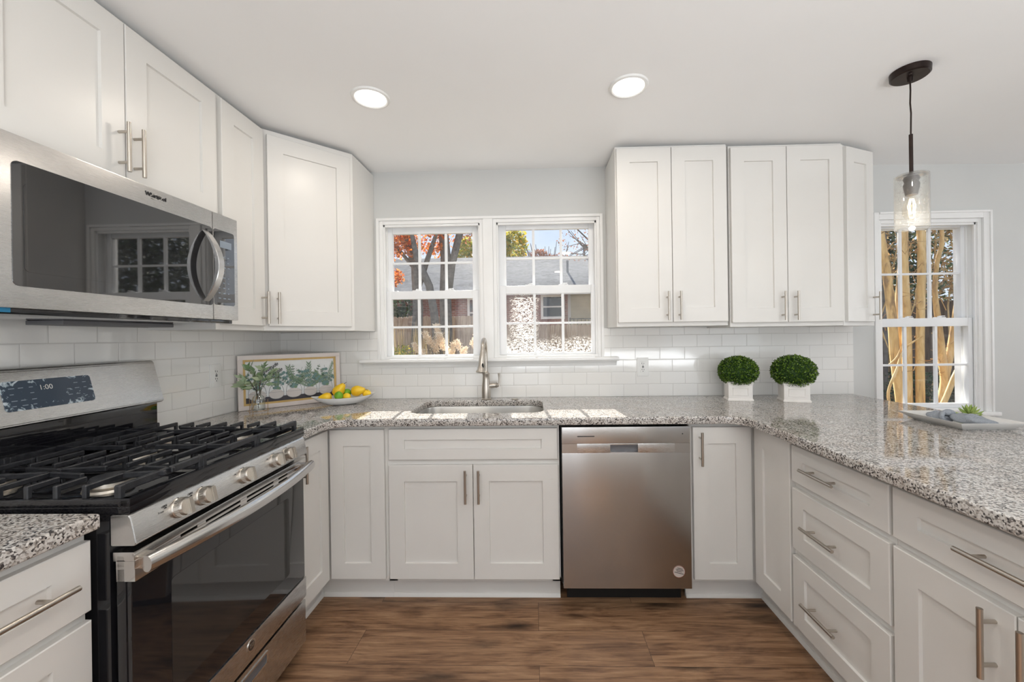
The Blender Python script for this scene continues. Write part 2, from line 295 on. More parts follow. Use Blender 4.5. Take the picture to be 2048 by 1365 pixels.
# ================================================================== geometry helpers
class MB:
    def __init__(s): s.bm = bmesh.new(); s.mi = 0
    def _add(s, tb, M=None):
        if M is not None: tb.transform(M)
        for f in tb.faces: f.material_index = s.mi
        me = bpy.data.meshes.new('t'); tb.to_mesh(me); tb.free(); s.bm.from_mesh(me); bpy.data.meshes.remove(me); return s
    def box(s, x0, x1, y0, y1, z0, z1, bev=0., seg=2, M=None):
        tb = bmesh.new(); bmesh.ops.create_cube(tb, size=1)
        for v in tb.verts: v.co = Vector((x0+(v.co.x+.5)*(x1-x0), y0+(v.co.y+.5)*(y1-y0), z0+(v.co.z+.5)*(z1-z0)))
        if bev: bmesh.ops.bevel(tb, geom=tb.edges[:], offset=bev, segments=seg, affect='EDGES', profile=.7)
        return s._add(tb, M)
    def poly(s, pts, h0, h1, axis='Z', bev=0., M=None, vert_bev=0., seg=4):
        """prism of a 2-D outline between h0 and h1 along axis; outline coords are the other two axes in xyz order"""
        tb = bmesh.new()
        def P(a, b, h): return {'Z': (a, b, h), 'Y': (a, h, b), 'X': (h, a, b)}[axis]
        v0 = [tb.verts.new(P(a, b, h0)) for a, b in pts]; v1 = [tb.verts.new(P(a, b, h1)) for a, b in pts]; k = len(pts)
        tb.faces.new(v0[::-1]); tb.faces.new(v1)
        for i in range(k): tb.faces.new((v0[i], v0[(i+1) % k], v1[(i+1) % k], v1[i]))
        bmesh.ops.recalc_face_normals(tb, faces=tb.faces[:])
        if vert_bev:
            ed = [e for e in tb.edges if abs({'Z': 2, 'Y': 1, 'X': 0}[axis] == i and 1 or 0 for i in [0]) is None] if False else [e for e in tb.edges if (e.verts[0] in v0) != (e.verts[1] in v0)]
            bmesh.ops.bevel(tb, geom=ed, offset=vert_bev, segments=seg, affect='EDGES', profile=.5)
        if bev: bmesh.ops.bevel(tb, geom=[e for e in tb.edges if len(e.link_faces) == 2 and e.calc_face_angle(0) > .5], offset=bev, segments=2, affect='EDGES')
        return s._add(tb, M)
    def lathe(s, prof, c=(0, 0, 0), seg=32, M=None):
        tb = bmesh.new(); rings = []
        for rr, z in prof:
            if rr < 1e-5: rings.append([tb.verts.new((0, 0, z))])
            else: rings.append([tb.verts.new((rr*math.cos(2*math.pi*i/seg), rr*math.sin(2*math.pi*i/seg), z)) for i in range(seg)])
        for a, b in zip(rings, rings[1:]):
            for i in range(seg):
                j = (i+1) % seg
                if len(a) == 1 and len(b) == 1: continue
                if len(a) == 1: tb.faces.new((a[0], b[i], b[j]))
                elif len(b) == 1: tb.faces.new((a[i], a[j], b[0]))
                else: tb.faces.new((a[i], a[j], b[j], b[i]))
        bmesh.ops.recalc_face_normals(tb, faces=tb.faces[:])
        T = Matrix.Translation(c); return s._add(tb, T @ M if M is not None else T)
    def cyl(s, p0, p1, r0, r1=None, seg=20):
        r1 = r0 if r1 is None else r1; p0 = Vector(p0); p1 = Vector(p1); d = p1-p0; L = d.length
        q = d.to_track_quat('Z', 'Y').to_matrix().to_4x4()
        return s.lathe([(0, 0), (r0, 0), (r1, L), (0, L)], p0, seg, q)
    def tube(s, pts, rad, seg=10, flat=None):
        pts = [Vector(p) for p in pts]; k = len(pts); rad = rad if isinstance(rad, (list, tuple)) else [rad]*k
        tb = bmesh.new(); rings = []; up_ = Vector((0, 0, 1)); prev = None
        for i, p in enumerate(pts):
            d = (pts[min(i+1, k-1)]-pts[max(i-1, 0)]).normalized()
            if prev is None: a = d.orthogonal().normalized() if abs(d.z) > .95 else d.cross(up_).normalized()
            else: a = (prev-d*prev.dot(d)).normalized()
            prev = a; b = d.cross(a).normalized(); fa, fb = flat or (1, 1)
            rings.append([tb.verts.new(p+rad[i]*(fa*a*math.cos(2*math.pi*j/seg)+fb*b*math.sin(2*math.pi*j/seg))) for j in range(seg)])
        for a, b in zip(rings, rings[1:]):
            for j in range(seg): tb.faces.new((a[j], a[(j+1) % seg], b[(j+1) % seg], b[j]))
        tb.faces.new(rings[0][::-1]); tb.faces.new(rings[-1]); bmesh.ops.recalc_face_normals(tb, faces=tb.faces[:])
        return s._add(tb)
    def ball(s, c, rad, seg=20, rings=12, M=None):
        tb = bmesh.new(); bmesh.ops.create_uvsphere(tb, u_segments=seg, v_segments=rings, radius=1)
        rad = rad if isinstance(rad, (tuple, list)) else (rad,)*3
        T = Matrix.Translation(c) @ (M or Matrix()) @ Matrix.Diagonal((*rad, 1)); return s._add(tb, T)
    def quad(s, a, b, c, d):
        vs_ = [s.bm.verts.new(q) for q in (a, b, c, d)]; f = s.bm.faces.new(vs_); f.material_index = s.mi; return s
    def pts(s, ps):
        f = s.bm.faces.new([s.bm.verts.new(q) for q in ps]); f.material_index = s.mi; return s
    def leaf(s, p, d, nrm, L, w):
        d = d.normalized(); a = d.cross(nrm).normalized(); n_ = a.cross(d)
        return s.pts([p, p+d*L*.45+a*w*.5+n_*w*.12, p+d*L, p+d*L*.45-a*w*.5+n_*w*.12])
    def build(s, name, material, parent=None, loc=None, rot=None, smooth=True, ang=32):
        me = bpy.data.meshes.new(name); s.bm.to_mesh(me); s.bm.free()
        for m_ in (material if isinstance(material, (list, tuple)) else [material]): me.materials.append(MM[m_] if isinstance(m_, str) else m_)
        if smooth:
            for q in me.polygons: q.use_smooth = True
            me.set_sharp_from_angle(angle=R(ang))
        o = bpy.data.objects.new(name, me); link(o, parent)
        if loc is not None: o.location = loc
        if rot is not None: o.rotation_euler = rot
        return o
def tag(o, label, cat, group=None, kind=None):
    o['label'] = label; o['category'] = cat
    if group: o['group'] = group
    if kind: o['kind'] = kind
    return o
def thing(name, label, cat, loc=(0, 0, 0), rz=0., group=None, rot=None):
    o = link(bpy.data.objects.new(name, None)); o.location = loc; o.rotation_euler = rot or (0, 0, rz); o.empty_display_size = .05
    return tag(o, label, cat, group)
def struct(o): o['kind'] = 'structure'; return o
def text_mesh(txt, size, depth=.0006, shear=0., bold=0.):
    c = bpy.data.curves.new('txt', 'FONT'); c.body = txt; c.size = size; c.extrude = depth; c.align_x = 'CENTER'; c.align_y = 'CENTER'; c.shear = shear; c.offset = bold
    o = bpy.data.objects.new('txt', c); COL.objects.link(o); dg = bpy.context.evaluated_depsgraph_get(); me = bpy.data.meshes.new_from_object(o.evaluated_get(dg))
    bpy.data.objects.remove(o); return me
def add_text(mb, txt, size, M, **k):
    me = text_mesh(txt, size, **k); tb = bmesh.new(); tb.from_mesh(me); bpy.data.meshes.remove(me); mb._add(tb, M)
FRONT = Matrix.Rotation(R(90), 4, 'X')       # text upright, facing local -Y

def shaker(mb, x0, x1, z0, z1, y=0., t=.02, st=.076, rl=.078, rec=.009):
    """door or drawer front: outer face at y-t, recessed centre panel"""
    c = .0022; yf = y-t; a = .0035
    def ring(m, yy): return [(x0+m, yy, z0+m), (x1-m, yy, z0+m), (x1-m, yy, z1-m), (x0+m, yy, z1-m)]
    def ring2(mx_, mz_, yy): return [(x0+mx_, yy, z0+mz_), (x1-mx_, yy, z0+mz_), (x1-mx_, yy, z1-mz_), (x0+mx_, yy, z1-mz_)]
    rs = [ring(0, y), ring(0, yf+c), ring(c, yf), ring2(st, rl, yf), ring2(st+.0015, rl+.0015, yf+rec)]
    bm = mb.bm; vr = [[bm.verts.new(p) for p in q] for q in rs]
    f = bm.faces.new(vr[0]); f.material_index = mb.mi
    for p, q in zip(vr, vr[1:]):
        for i in range(4):
            f = bm.faces.new((p[i], q[i], q[(i+1) % 4], p[(i+1) % 4])); f.material_index = mb.mi
    f = bm.faces.new(vr[-1][::-1]); f.material_index = mb.mi
    bmesh.ops.recalc_face_normals(bm, faces=bm.faces[:])
    return mb
def pull(parent, x, z, vertical=True, L=.157, y=-.02, rad=.006, name='handle'):
    mb = MB(); d = .034; h = L/2; sp = L*.31
    if vertical:
        mb.cyl((x, y-d, z-h), (x, y-d, z+h), rad); mb.cyl((x, y, z-sp), (x, y-d, z-sp), .0045); mb.cyl((x, y, z+sp), (x, y-d, z+sp), .0045)
    else:
        mb.cyl((x-h, y-d, z), (x+h, y-d, z), rad); mb.cyl((x-sp, y, z), (x-sp, y-d, z), .0045); mb.cyl((x+sp, y, z), (x+sp, y-d, z), .0045)
    return mb.build(name, 'nickel', parent)
def door(parent, x0, x1, z0, z1, hx=None, hz=None, vertical=True, L=.157, name='door', st=.076, rl=.078, y=0., off=(0, 0, 0), rz=0.):
    o = shaker(MB(), x0, x1, z0, z1, y, st=st, rl=rl).build(name, 'cab', parent, loc=off, rot=(0, 0, rz))
    if hx is not None: pull(o, hx, hz, vertical, L, y-.02)
    return o

# ================================================================== room shell
H = 2.365; XL, XRT, YB = 0., 6.4, -5.0
WINS = [(.655, 1.322, 1.165, 2.052), (1.384, 2.062, 1.165, 2.052), (3.775, 4.40, .80, 1.99)]
def wall_with_holes(name, x0, x1, z0, z1, y0, y1, holes, material):
    mb = MB(); xs = sorted({x0, x1, *[q for h in holes for q in h[:2]]}); zs = sorted({z0, z1, *[q for h in holes for q in h[2:]]})
    for i in range(len(xs)-1):
        run = None
        for j in range(len(zs)-1):
            mxx = (xs[i]+xs[i+1])/2; mz = (zs[j]+zs[j+1])/2
            solid = not any(h[0] < mxx < h[1] and h[2] < mz < h[3] for h in holes)
            if solid: run = (run[0], zs[j+1]) if run else (zs[j], zs[j+1])
            if (not solid or j == len(zs)-2) and run: mb.box(xs[i], xs[i+1], y0, y1, *run); run = None
    return mb.build(name, material, smooth=False)
struct(wall_with_holes('wall_front', -.12, XRT+.12, -.1, H+.1, 0, .16, WINS, 'wall'))
struct(MB().box(-.12, 0, YB-.12, 0, -.1, H+.1).build('wall_left', 'wall', smooth=False))
# right and rear walls have added openings for the fill lights
def yz_wall(name, x0, x1, y0, y1, holes):
    mb = MB(); ys = sorted({y0, y1, *[q for h in holes for q in h[:2]]})
    for a_, b_ in zip(ys, ys[1:]):
        h = [q for q in holes if q[0] <= (a_+b_)/2 <= q[1]]
        if h: mb.box(x0, x1, a_, b_, -.1, h[0][2]); mb.box(x0, x1, a_, b_, h[0][3], H+.1)
        else: mb.box(x0, x1, a_, b_, -.1, H+.1)
    return struct(mb.build(name, 'wall', smooth=False))
yz_wall('wall_right', XRT, XRT+.12, YB, 0, [(-1.75, -.35, .7, 2.1)])
struct(wall_with_holes('wall_rear', -.12, XRT+.12, -.1, H+.1, YB-.12, YB, [(.15, 1.95, .35, 2.3), (4.0, 5.8, .35, 2.3)], 'wall'))
struct(MB().box(-.12, XRT+.12, YB-.12, .16, -.1, 0).build('floor', 'floor', smooth=False))
def HC(x): return H-.018*max(0, x-2.1)        # the old ceiling sags a little toward the dining side
mb = MB(); mb.poly([(-.12, H), (2.1, H), (XRT+.12, HC(XRT+.12)), (XRT+.12, H+.12), (-.12, H+.12)], YB-.12, .16, 'Y'); struct(mb.build('ceiling', 'ceil', smooth=False))

# windows ----------------------------------------------------------
def window(idx, x0, x1, z0, z1, L, U, panes, lower_glass='pane', head=.05):
    """L,U = glass rect (x0,x1,z0,z1) of lower/upper sash; hole is x0..z1"""
    w = link(bpy.data.objects.new('window_%d' % idx, None)); w['kind'] = 'structure'; w.location = (x0, 0, z0)
    ox, oz = x0, z0
    mb = MB(); fr = .022
    # jamb liner
    mb.box(0, fr, .0, .15, 0, z1-z0, .002); mb.box(x1-x0-fr, x1-x0, .0, .15, 0, z1-z0, .002); mb.box(fr, x1-x0-fr, .0, .15, z1-z0-fr, z1-z0, .002); mb.box(fr, x1-x0-fr, 0, .15, 0, .018, .002)
    # stops and parting beads
    for yy in (.012, .060, .098):
        mb.box(fr, fr+.010, yy, yy+.012, 0, z1-z0-fr, .001); mb.box(x1-x0-fr-.010, x1-x0-fr, yy, yy+.012, 0, z1-z0-fr, .001)
    mb.box(fr, x1-x0-fr, .012, .024, z1-z0-fr-.014, z1-z0-fr, .001); mb.box(fr, x1-x0-fr, .098, .11, z1-z0-fr-.02, z1-z0-fr, .001)
    mb.build('window_frame', 'trim', w)
    def sash(name, G, O, yc, gm):
        gx0, gx1, gz0, gz1 = [a_-b_ for a_, b_ in zip(G, (ox, ox, oz, oz))]; ax0, ax1, az0, az1 = [a_-b_ for a_, b_ in zip(O, (ox, ox, oz, oz))]
        mb = MB(); y0, y1 = yc-.015, yc+.015
        mb.box(ax0, gx0, y0, y1, az0, az1, .003); mb.box(gx1, ax1, y0, y1, az0, az1, .003)
        mb.box(gx0, gx1, y0, y1, az0, gz0, .003); mb.box(gx0, gx1, y0, y1, gz1, az1, .003)
        nx, nz_ = panes; tm = .0085
        for i in range(1, nx): xx = gx0+(gx1-gx0)*i/nx; mb.box(xx-tm, xx+tm, yc-.007, yc+.007, gz0, gz1, .002)
        for i in range(1, nz_): zz = gz0+(gz1-gz0)*i/nz_; mb.box(gx0, gx1, yc-.0065, yc+.0065, zz-tm*.8, zz+tm*.8, .002)
        s_ = mb.build(name, 'vinyl', w)
        g = MB().box(gx0-.002, gx1+.002, yc+.0085, yc+.0115, gz0-.002, gz1+.002)
        for v_ in g.bm.verts: v_.co.x -= gx0; v_.co.z -= gz0
        g.build('glass', gm, s_, loc=(gx0, 0, gz0), smooth=False)
        return s_
    zm = L[3]
    sash('upper_sash', U, (x0+fr, x1-fr, zm+.004, z1-fr), .085, 'pane')
    sash('lower_sash', L, (x0+fr, x1-fr, z0+.018, zm+.052), .045, lower_glass)
    # two little sash locks on the meeting rail
    for q in (.33, .67):
        mb = MB(); xx = fr+(x1-x0-2*fr)*q; zz = zm+.052-z0; mb.box(xx-.03, xx+.03, .035, .058, zz, zz+.006, .002); mb.cyl((xx, .046, zz+.006), (xx, .046, zz+.012), .010); mb.box(xx-.004, xx+.026, .036, .046, zz+.010, zz+.015, .002)
        mb.build('sash_lock', 'vinyl', w)
    return w
window(1, *WINS[0], (.719, 1.245, 1.19, 1.552), (.715, 1.242, 1.60, 1.985), (3, 2))
window(2, *WINS[1], (1.462, 2.006, 1.195, 1.575), (1.462, 2.000, 1.624, 1.998), (3, 2), 'pane_spotted')
window(3, *WINS[2], (3.70+.08, 4.345, .845, 1.327), (3.76+.04, 4.345, 1.375, 1.952), (3, 2))
# casing / stool / apron
mb = MB(); z0, z1 = 1.165, 2.052
mb.box(.638, .655, -.012, 0, z0, z1+.016, .002); mb.box(2.062, 2.079, -.012, 0, z0, z1+.016, .002); mb.box(.655, 2.062, -.012, 0, z1, z1+.016, .002)
mb.box(1.3225, 1.3835, -.010, 0, z0, z1, .003)
struct(mb.build('trim_1', 'trim'))
mb = MB(); mb.poly([(-.058, 1.150), (-.050, 1.142), (0, 1.142), (.02, 1.142), (.02, 1.166), (-.052, 1.166), (-.058, 1.160)], .537, 2.161, 'X', .001)
mb.poly([(-.022, 1.142), (-.022, 1.135), (-.017, 1.128), (-.014, 1.112), (0, 1.112), (0, 1.142)], .545, 2.153, 'X', .001); struct(mb.build('trim_2', 'trim'))
mb = MB(); x0, x1, z0, z1 = WINS[2]; w_ = .045
mb.box(x1, x1+w_, -.014, 0, z0-.03, z1+w_, .003); mb.box(x0-.03, x0, -.014, 0, z0-.03, z1+w_, .003); mb.box(x0, x1, -.014, 0, z1, z1+w_, .003)
mb.box(x1+w_-.012, x1+w_, -.022, -.014, z0-.03, z1+w_, .002); mb.box(x0, x1+w_-.012, -.022, -.014, z1+w_-.012, z1+w_, .002)
mb.box(x0-.05, x1+w_+.02, -.04, .01, z0-.022, z0, .003); struct(mb.build('trim_3', 'trim'))

# splashback tiles ---------------------------------------------------
mb = MB(); T_ = .008
for bx in ((.0, .638, .914, 1.344), (.638, 2.079, .914, 1.111), (2.079, 2.10, .914, 1.344), (2.10, 3.612, .914, 1.344), (.0, .0, 0, 0)):
    if bx[1] > bx[0]: mb.box(bx[0]+.0, bx[1], -T_, 0, bx[2], bx[3])
sp = mb.build('tile_splashback', 'tileX', smooth=False); tag(sp, 'white glossy subway tile splashback behind the sink and below the two kitchen windows', 'splashback')
mb = MB(); mb.box(0, T_, -2.6, -T_, .914, 1.40)
tag(mb.build('tile_splashback', 'tileY', smooth=False), 'white glossy subway tile splashback behind the gas range, under the microwave', 'splashback')

# ================================================================== base cabinets
BZ0, BZ1 = .114, .876; TK = .075
def toe(mb, pts_z, y=TK):  # toe board plus shoe
    x0, x1 = pts_z; mb.box(x0, x1, y, y+.012, 0, BZ0); mb.poly([(y-.012, 0), (y-.010, .010), (y-.004, .017), (y, .018), (y, 0)], x0, x1, 'X')
# left corner unit
c = thing('corner_cabinet', 'white L-shaped base cabinet in the left corner between range and sink cabinet', 'cabinet', (0, 0, 0))
mb = MB(); mb.poly([(.01, -.01), (.914, -.01), (.914, -.61), (.61, -.61), (.61, -.911), (.01, -.911)], BZ0, BZ1, 'Z', .0008); mb.build('body', 'carcass', c)
mb = MB(); mb.poly([(.535, -.911), (.547, -.911), (.547, -.547), (.914, -.547), (.914, -.535), (.535, -.535)], 0, BZ0)
mb.poly([(-.559, 0), (-.557, .010), (-.551, .017), (-.547, .018), (-.547, 0)], .559, .914, 'X'); mb.poly([(.547, 0), (.547, .018), (.551, .017), (.557, .010), (.559, 0)], -.911, -.547, 'Y'); mb.build('toe_kick', 'cab', c)
door(c, .634, .902, .131, .857, off=(0, -.61, 0), st=.068)
door(c, .634-.905, 0, .131, .857, hx=-.242, hz=.762, off=(.61, -.634, 0), rz=R(90), st=.068)
# sink base
c = thing('sink_cabinet', 'white sink base cabinet with two doors and a false drawer front under the windows', 'cabinet', (.9145, -.61, 0))
mb = MB(); w_ = .8355
mb.box(0, w_, 0, .60, BZ0, BZ0+.018); mb.box(0, .018, .0204, .60, BZ0, BZ1); mb.box(w_-.018, w_, .0204, .60, BZ0, BZ1); mb.box(0, w_, .58, .60, BZ0, BZ1)
mb.box(.04, w_-.04, .0006, .02, .84, BZ1); mb.box(.04, w_-.04, .0006, .02, .655, .722); mb.box(.04, w_-.04, .0006, .02, BZ0, .15); mb.box(w_/2-.02, w_/2+.02, .0012, .019, BZ0+.001, BZ1-.001); mb.box(0, .04, 0, .0205, BZ0, BZ1); mb.box(w_-.04, w_, 0, .0205, BZ0, BZ1)
mb.build('body', 'carcass', c)
mb = MB(); toe(mb, (0, w_), .063); mb.build('toe_kick', 'cab', c)
door(c, .010, .826, .709, .858, name='false_drawer_front', rl=.052)
door(c, .008, .4165, .131, .683, hx=.385, hz=.587); door(c, .4195, .829, .131, .683, hx=.448, hz=.587)
# dishwasher
c = thing('dishwasher', 'stainless steel dishwasher with pocket handle between the white base cabinets', 'dishwasher', (1.753, -.61, 0))
mb = MB(); mb.box(.003, .612, .005, .58, .10, .872); mb.box(.03, .59, .055, .07, 0, .10); mb.build('tub_body', 'black', c)
mb = MB(); x0, x1, z0, z1, yf, yb = .007, .605, .108, .868, -.050, .003
hx0, hx1, hz0, hz1 = .234, .362, .750, .784      # pocket in the centre
sx0, sx1, sz0, sz1 = .078, .534, .746, .790
mb.box(x0, x1, yf, yb, z0, sz0, .003); mb.box(x0, x1, yf, yb, sz1, z1, .003); mb.box(x0, sx0, yf, yb, sz0, sz1); mb.box(sx1, x1, yf, yb, sz0, sz1)
dd = mb.build('door', 'steel_dark', c)
mb = MB(); mb.box(sx0, hx0, yf-.0015, yf+.02, sz0, sz1, .002); mb.box(hx1, sx1, yf-.0015, yf+.02, sz0, sz1, .002); mb.box(hx0, hx1, yf-.0015, yf+.02, sz0, hz0, .001); mb.box(hx0, hx1, yf-.0015, yf+.02, hz1, sz1, .001)
hh = mb.build('handle_strip', 'steel', dd); hh['label'] = 'lighter curved handle strip'
mb = MB(); mb.box(hx0, hx1, yf+.018, yf+.03, hz0, hz1); mb.box(hx0, hx1, yf+.004, yf+.02, hz1-.006, hz1); mb.build('pocket', 'grey_metal', hh)
mb = MB(); mb.box(.080, .160, yf-.0008, yf, .8225, .8265); mb.build('vent_slot', 'dark_slot', dd)
mb = MB(); mb.cyl((.57, yf, .834), (.57, yf-.001, .834), .0025, seg=12); mb.build('indicator', 'dark_slot', dd)
stk = Matrix.Translation((.545, yf, .189)) @ Matrix.Rotation(R(14), 4, 'Y')
mb = MB(); mb.mi = 0; mb.cyl((0, 0, 0), (0, -.0006, 0), .0285, seg=32)
mb.mi = 1
for i in range(40):
    a0, a1 = i/40*2*math.pi, (i+1)/40*2*math.pi; mb.quad(*[(rr*math.cos(a_), -.0009, rr*math.sin(a_)) for rr, a_ in ((.0285, a0), (.0285, a1), (.0265, a1), (.0265, a0))])
mb.mi = 2
random.seed(3)
for zz, hw in ((.013, .012), (.0065, .017), (-.0005, .013), (-.0085, .020)):
    x = -hw
    while x < hw:
        ww = random.uniform(.0015, .004); mb.quad((x, -.0009, zz), (x+ww, -.0009, zz), (x+ww, -.0009, zz+.0035), (x, -.0009, zz+.0035)); x += ww+.0007
mb.bm.transform(stk); st_ = mb.build('sticker', ['sticker', 'stickerring', 'ink'], dd, smooth=False); st_['label'] = 'small round sticker with a red rim'
# right corner unit
PX = 2.679
c = thing('corner_cabinet', 'white L-shaped base cabinet in the right corner beside the dishwasher', 'cabinet', (0, 0, 0))
mb = MB(); mb.poly([(2.368, -.01), (3.29, -.01), (3.29, -.9135), (PX, -.9135), (PX, -.61), (2.368, -.61)], BZ0, BZ1, 'Z', .0008); mb.build('body', 'carcass', c)
mb = MB(); mb.poly([(2.368, -.535), (2.754, -.535), (2.754, -.9135), (2.742, -.9135), (2.742, -.547), (2.368, -.547)], 0, BZ0)
mb.poly([(-.559, 0), (-.557, .010), (-.551, .017), (-.547, .018), (-.547, 0)], 2.368, 2.742, 'X'); mb.poly([(2.742, 0), (2.742, .018), (2.738, .017), (2.732, .010), (2.730, 0)], -.9135, -.547, 'Y'); mb.build('toe_kick', 'cab', c)
door(c, 2.382, 2.656, .131, .857, hx=2.413, hz=.760, off=(0, -.61, 0), st=.072)
door(c, 0, .262, .131, .857, off=(PX, -.645, 0), rz=R(-90), st=.068)
# drawer bank (front faces -X; local x runs toward the viewer)
def pen(name, label, y0, w):
    c = thing(name, label, 'cabinet', (PX, y0, 0), R(-90))
    mb = MB(); mb.box(0.0005, w-.0005, 0, .61, BZ0, BZ1, .0008); mb.build('body', 'carcass', c)
    mb = MB(); toe(mb, (0, w), .063); mb.build('toe_kick', 'cab', c); return c
c = pen('drawer_cabinet', 'white three-drawer base cabinet in the peninsula, next to the corner cabinet', -.914, .457)
for (a_, b_) in ((.706, .851), (.439, .680), (.132, .410)):
    door(c, .006, .451, a_, b_, hx=.185+.002, hz=(a_+b_)/2, vertical=False, L=.168, name='drawer', rl=.055 if b_ > .8 else .062, st=.068)
c = pen('base_cabinet', 'white base cabinet with one wide drawer over two doors, nearest in the peninsula', -1.371, .61)
door(c, .006, .604, .706, .851, hx=.304, hz=.778, vertical=False, L=.19, name='drawer', rl=.055)
door(c, .006, .3035, .132, .681, hx=.265, hz=.594); door(c, .3065, .604, .132, .681, hx=.340, hz=.594)
c = pen('end_cabinet', 'white end panel cabinet closing the peninsula nearest the viewer', -1.981, .40)
# near left cabinet
c = thing('drawer_cabinet', 'white drawer cabinet left of the gas range, cut by the picture edge', 'cabinet', (.61, -2.14, 0), R(90))
mb = MB(); mb.box(0, .457, 0, .60, BZ0, BZ1, .0008); mb.build('body', 'carcass', c); mb = MB(); toe(mb, (0, .457), .063); mb.build('toe_kick', 'cab', c)
for (a_, b_) in ((.694, .851), (.415, .672), (.132, .395)): door(c, .006, .454, a_, b_, hx=.28, hz=(a_+b_)/2+.004, vertical=False, L=.24, name='drawer', rl=.055)

# ================================================================== countertops
def slab(name, outline, holes, z0, z1, label, bev=.006):
    cu = bpy.data.curves.new(name, 'CURVE'); cu.dimensions = '2D'; cu.fill_mode = 'BOTH'; cu.extrude = (z1-z0)/2-bev; cu.bevel_depth = bev; cu.bevel_resolution = 3; cu.offset = -bev
    for pl in [outline]+holes:
        s_ = cu.splines.new('POLY'); s_.points.add(len(pl)-1); s_.use_cyclic_u = True
        for i, (x, y) in enumerate(pl): s_.points[i].co = (x, y, 0, 1)
    o = bpy.data.objects.new('t', cu); COL.objects.link(o); dg = bpy.context.evaluated_depsgraph_get(); me = bpy.data.meshes.new_from_object(o.evaluated_get(dg)); bpy.data.objects.remove(o)
    me.materials.clear(); me.materials.append(MM['granite'])
    for q in me.polygons: q.use_smooth = True
    me.set_sharp_from_angle(angle=R(30)); o = bpy.data.objects.new(name, me); COL.objects.link(o); o.location = (0, 0, (z0+z1)/2)
    return tag(o, label, 'countertop')
def arc(cx_, cy_, rr, a0, a1, k=8): return [(cx_+rr*math.cos(R(a0+(a1-a0)*i/k)), cy_+rr*math.sin(R(a0+(a1-a0)*i/k))) for i in range(k+1)]
yF = -.665
out = [(.009, -.009), (3.606, -.009), (3.600, -2.30), (2.60, -2.30), *arc(2.50, yF-.10, .10, 0, 90), *arc(.755, yF-.09, .09, 90, 180), (.665, -.910), (.009, -.910)]
hole = arc(1.065, -.195, .08, 90, 180)+arc(1.065, -.445, .08, 180, 270)+arc(1.60, -.445, .08, 270, 360)+arc(1.60, -.195, .08, 0, 90)
slab('countertop', out, [hole[::-1]], .8785, .9145, 'speckled grey granite countertop running round the sink and along the peninsula')
slab('countertop', [(.009, -1.690), (.655, -1.690), (.655, -2.16), (.009, -2.16)], [], .8785, .9145, 'short speckled granite countertop left of the gas range')

# sink (undermount)
s_ = thing('sink', 'stainless steel undermount sink set into the granite countertop', 'sink', (1.33, -.32, .878))
mb = MB()
def rr_rect(hx, hy, rad, k=6):
    P = []
    for (sx_, sy_, a0) in ((1, 1, 0), (-1, 1, 90), (-1, -1, 180), (1, -1, 270)):
        P += [(sx_*(hx-rad)+rad*math.cos(R(a0+90*i/k)), sy_*(hy-rad)+rad*math.sin(R(a0+90*i/k))) for i in range(k+1)]
    return P
levels = [(.375, .245, .11, -.0008), (.353, .211, .085, -.0008), (.352, .210, .085, -.01), (.345, .203, .08, -.18), (.325, .183, .07, -.20), (.05, .05, .045, -.205)]
prev = None; bm = mb.bm
for hx_, hy_, rd, z in levels:
    ring = [bm.verts.new((a_, b_, z)) for a_, b_ in rr_rect(hx_, hy_, rd)]
    if prev:
        for i in range(len(ring)): bm.faces.new((prev[i], prev[(i+1) % len(ring)], ring[(i+1) % len(ring)], ring[i]))
    prev = ring
bm.faces.new(prev[::-1]); bmesh.ops.recalc_face_normals(bm, faces=bm.faces[:])
for f_ in bm.faces: f_.normal_flip()
mb.build('basin', 'sink', s_)
MB().lathe([(0, -.200), (.03, -.200), (.042, -.203), (.045, -.206)], (0, 0, 0), 24).build('drain', 'nickel', s_)

# faucet
f_ = thing('faucet', 'brushed nickel pull-down faucet standing behind the sink', 'faucet', (1.338, -.083, .9145))
MB().lathe([(0, 0), (.030, 0), (.031, .006), (.027, .010), (.0275, .045), (.026, .08), (.0215, .12), (.020, .150), (.023, .156), (.023, .163), (.017, .168), (.0135, .175), (0, .178)]).build('base', 'nickel', f_)
pts = [(0, 0, .165), (0, 0, .24)]+[(0, -.075+.075*math.cos(R(a_)), .285+.085*math.sin(R(a_))) for a_ in range(0, 171, 12)]
MB().tube(pts, .0125, 16).build('spout', 'nickel', f_)
e = Vector(pts[-1]); d = Vector((-.008, -.022, -.1)).normalized()
q = d.to_track_quat('Z', 'Y').to_matrix().to_4x4()
hd = MB().lathe([(.0125, -.012), (.0145, 0), (.0145, .008), (.016, .012), (.017, .05), (.0175, .085), (.021, .105), (.027, .118), (.0275, .124), (.020, .126), (0, .124)], e, 24, q).build('spray_head', 'nickel', f_)
hd['label'] = 'spray head with a black button'
pb = e+d*.085+Vector((.010, -.0135, 0)); MB().ball(pb, (.007, .005, .016), 14, 10).build('button', 'black', hd)
mb = MB(); mb.cyl((.018, 0, .085), (.062, 0, .088), .015, .015); mb.lathe([(.015, 0), (.017, .004), (.013, .012), (.006, .018), (0, .02)], (.060, 0, .088), 20, Matrix.Rotation(R(90), 4, 'Y'))
lv = mb.build('lever_hub', 'nickel', f_)
MB().tube([(.080, 0, .078), (.081, 0, .10), (.081, 0, .135), (.080, 0, .163)], [.0065, .0045, .005, .0075], 12).build('lever', 'nickel', lv)
mb = MB(); mb.lathe([(0, 0), (.020, 0), (.021, .002), (.018, .005), (0, .006)]); tag(mb.build('hole_cover', 'nickel', loc=(1.515, -.085, .9145)), 'small round nickel hole cover behind the sink, right of the faucet', 'cover')

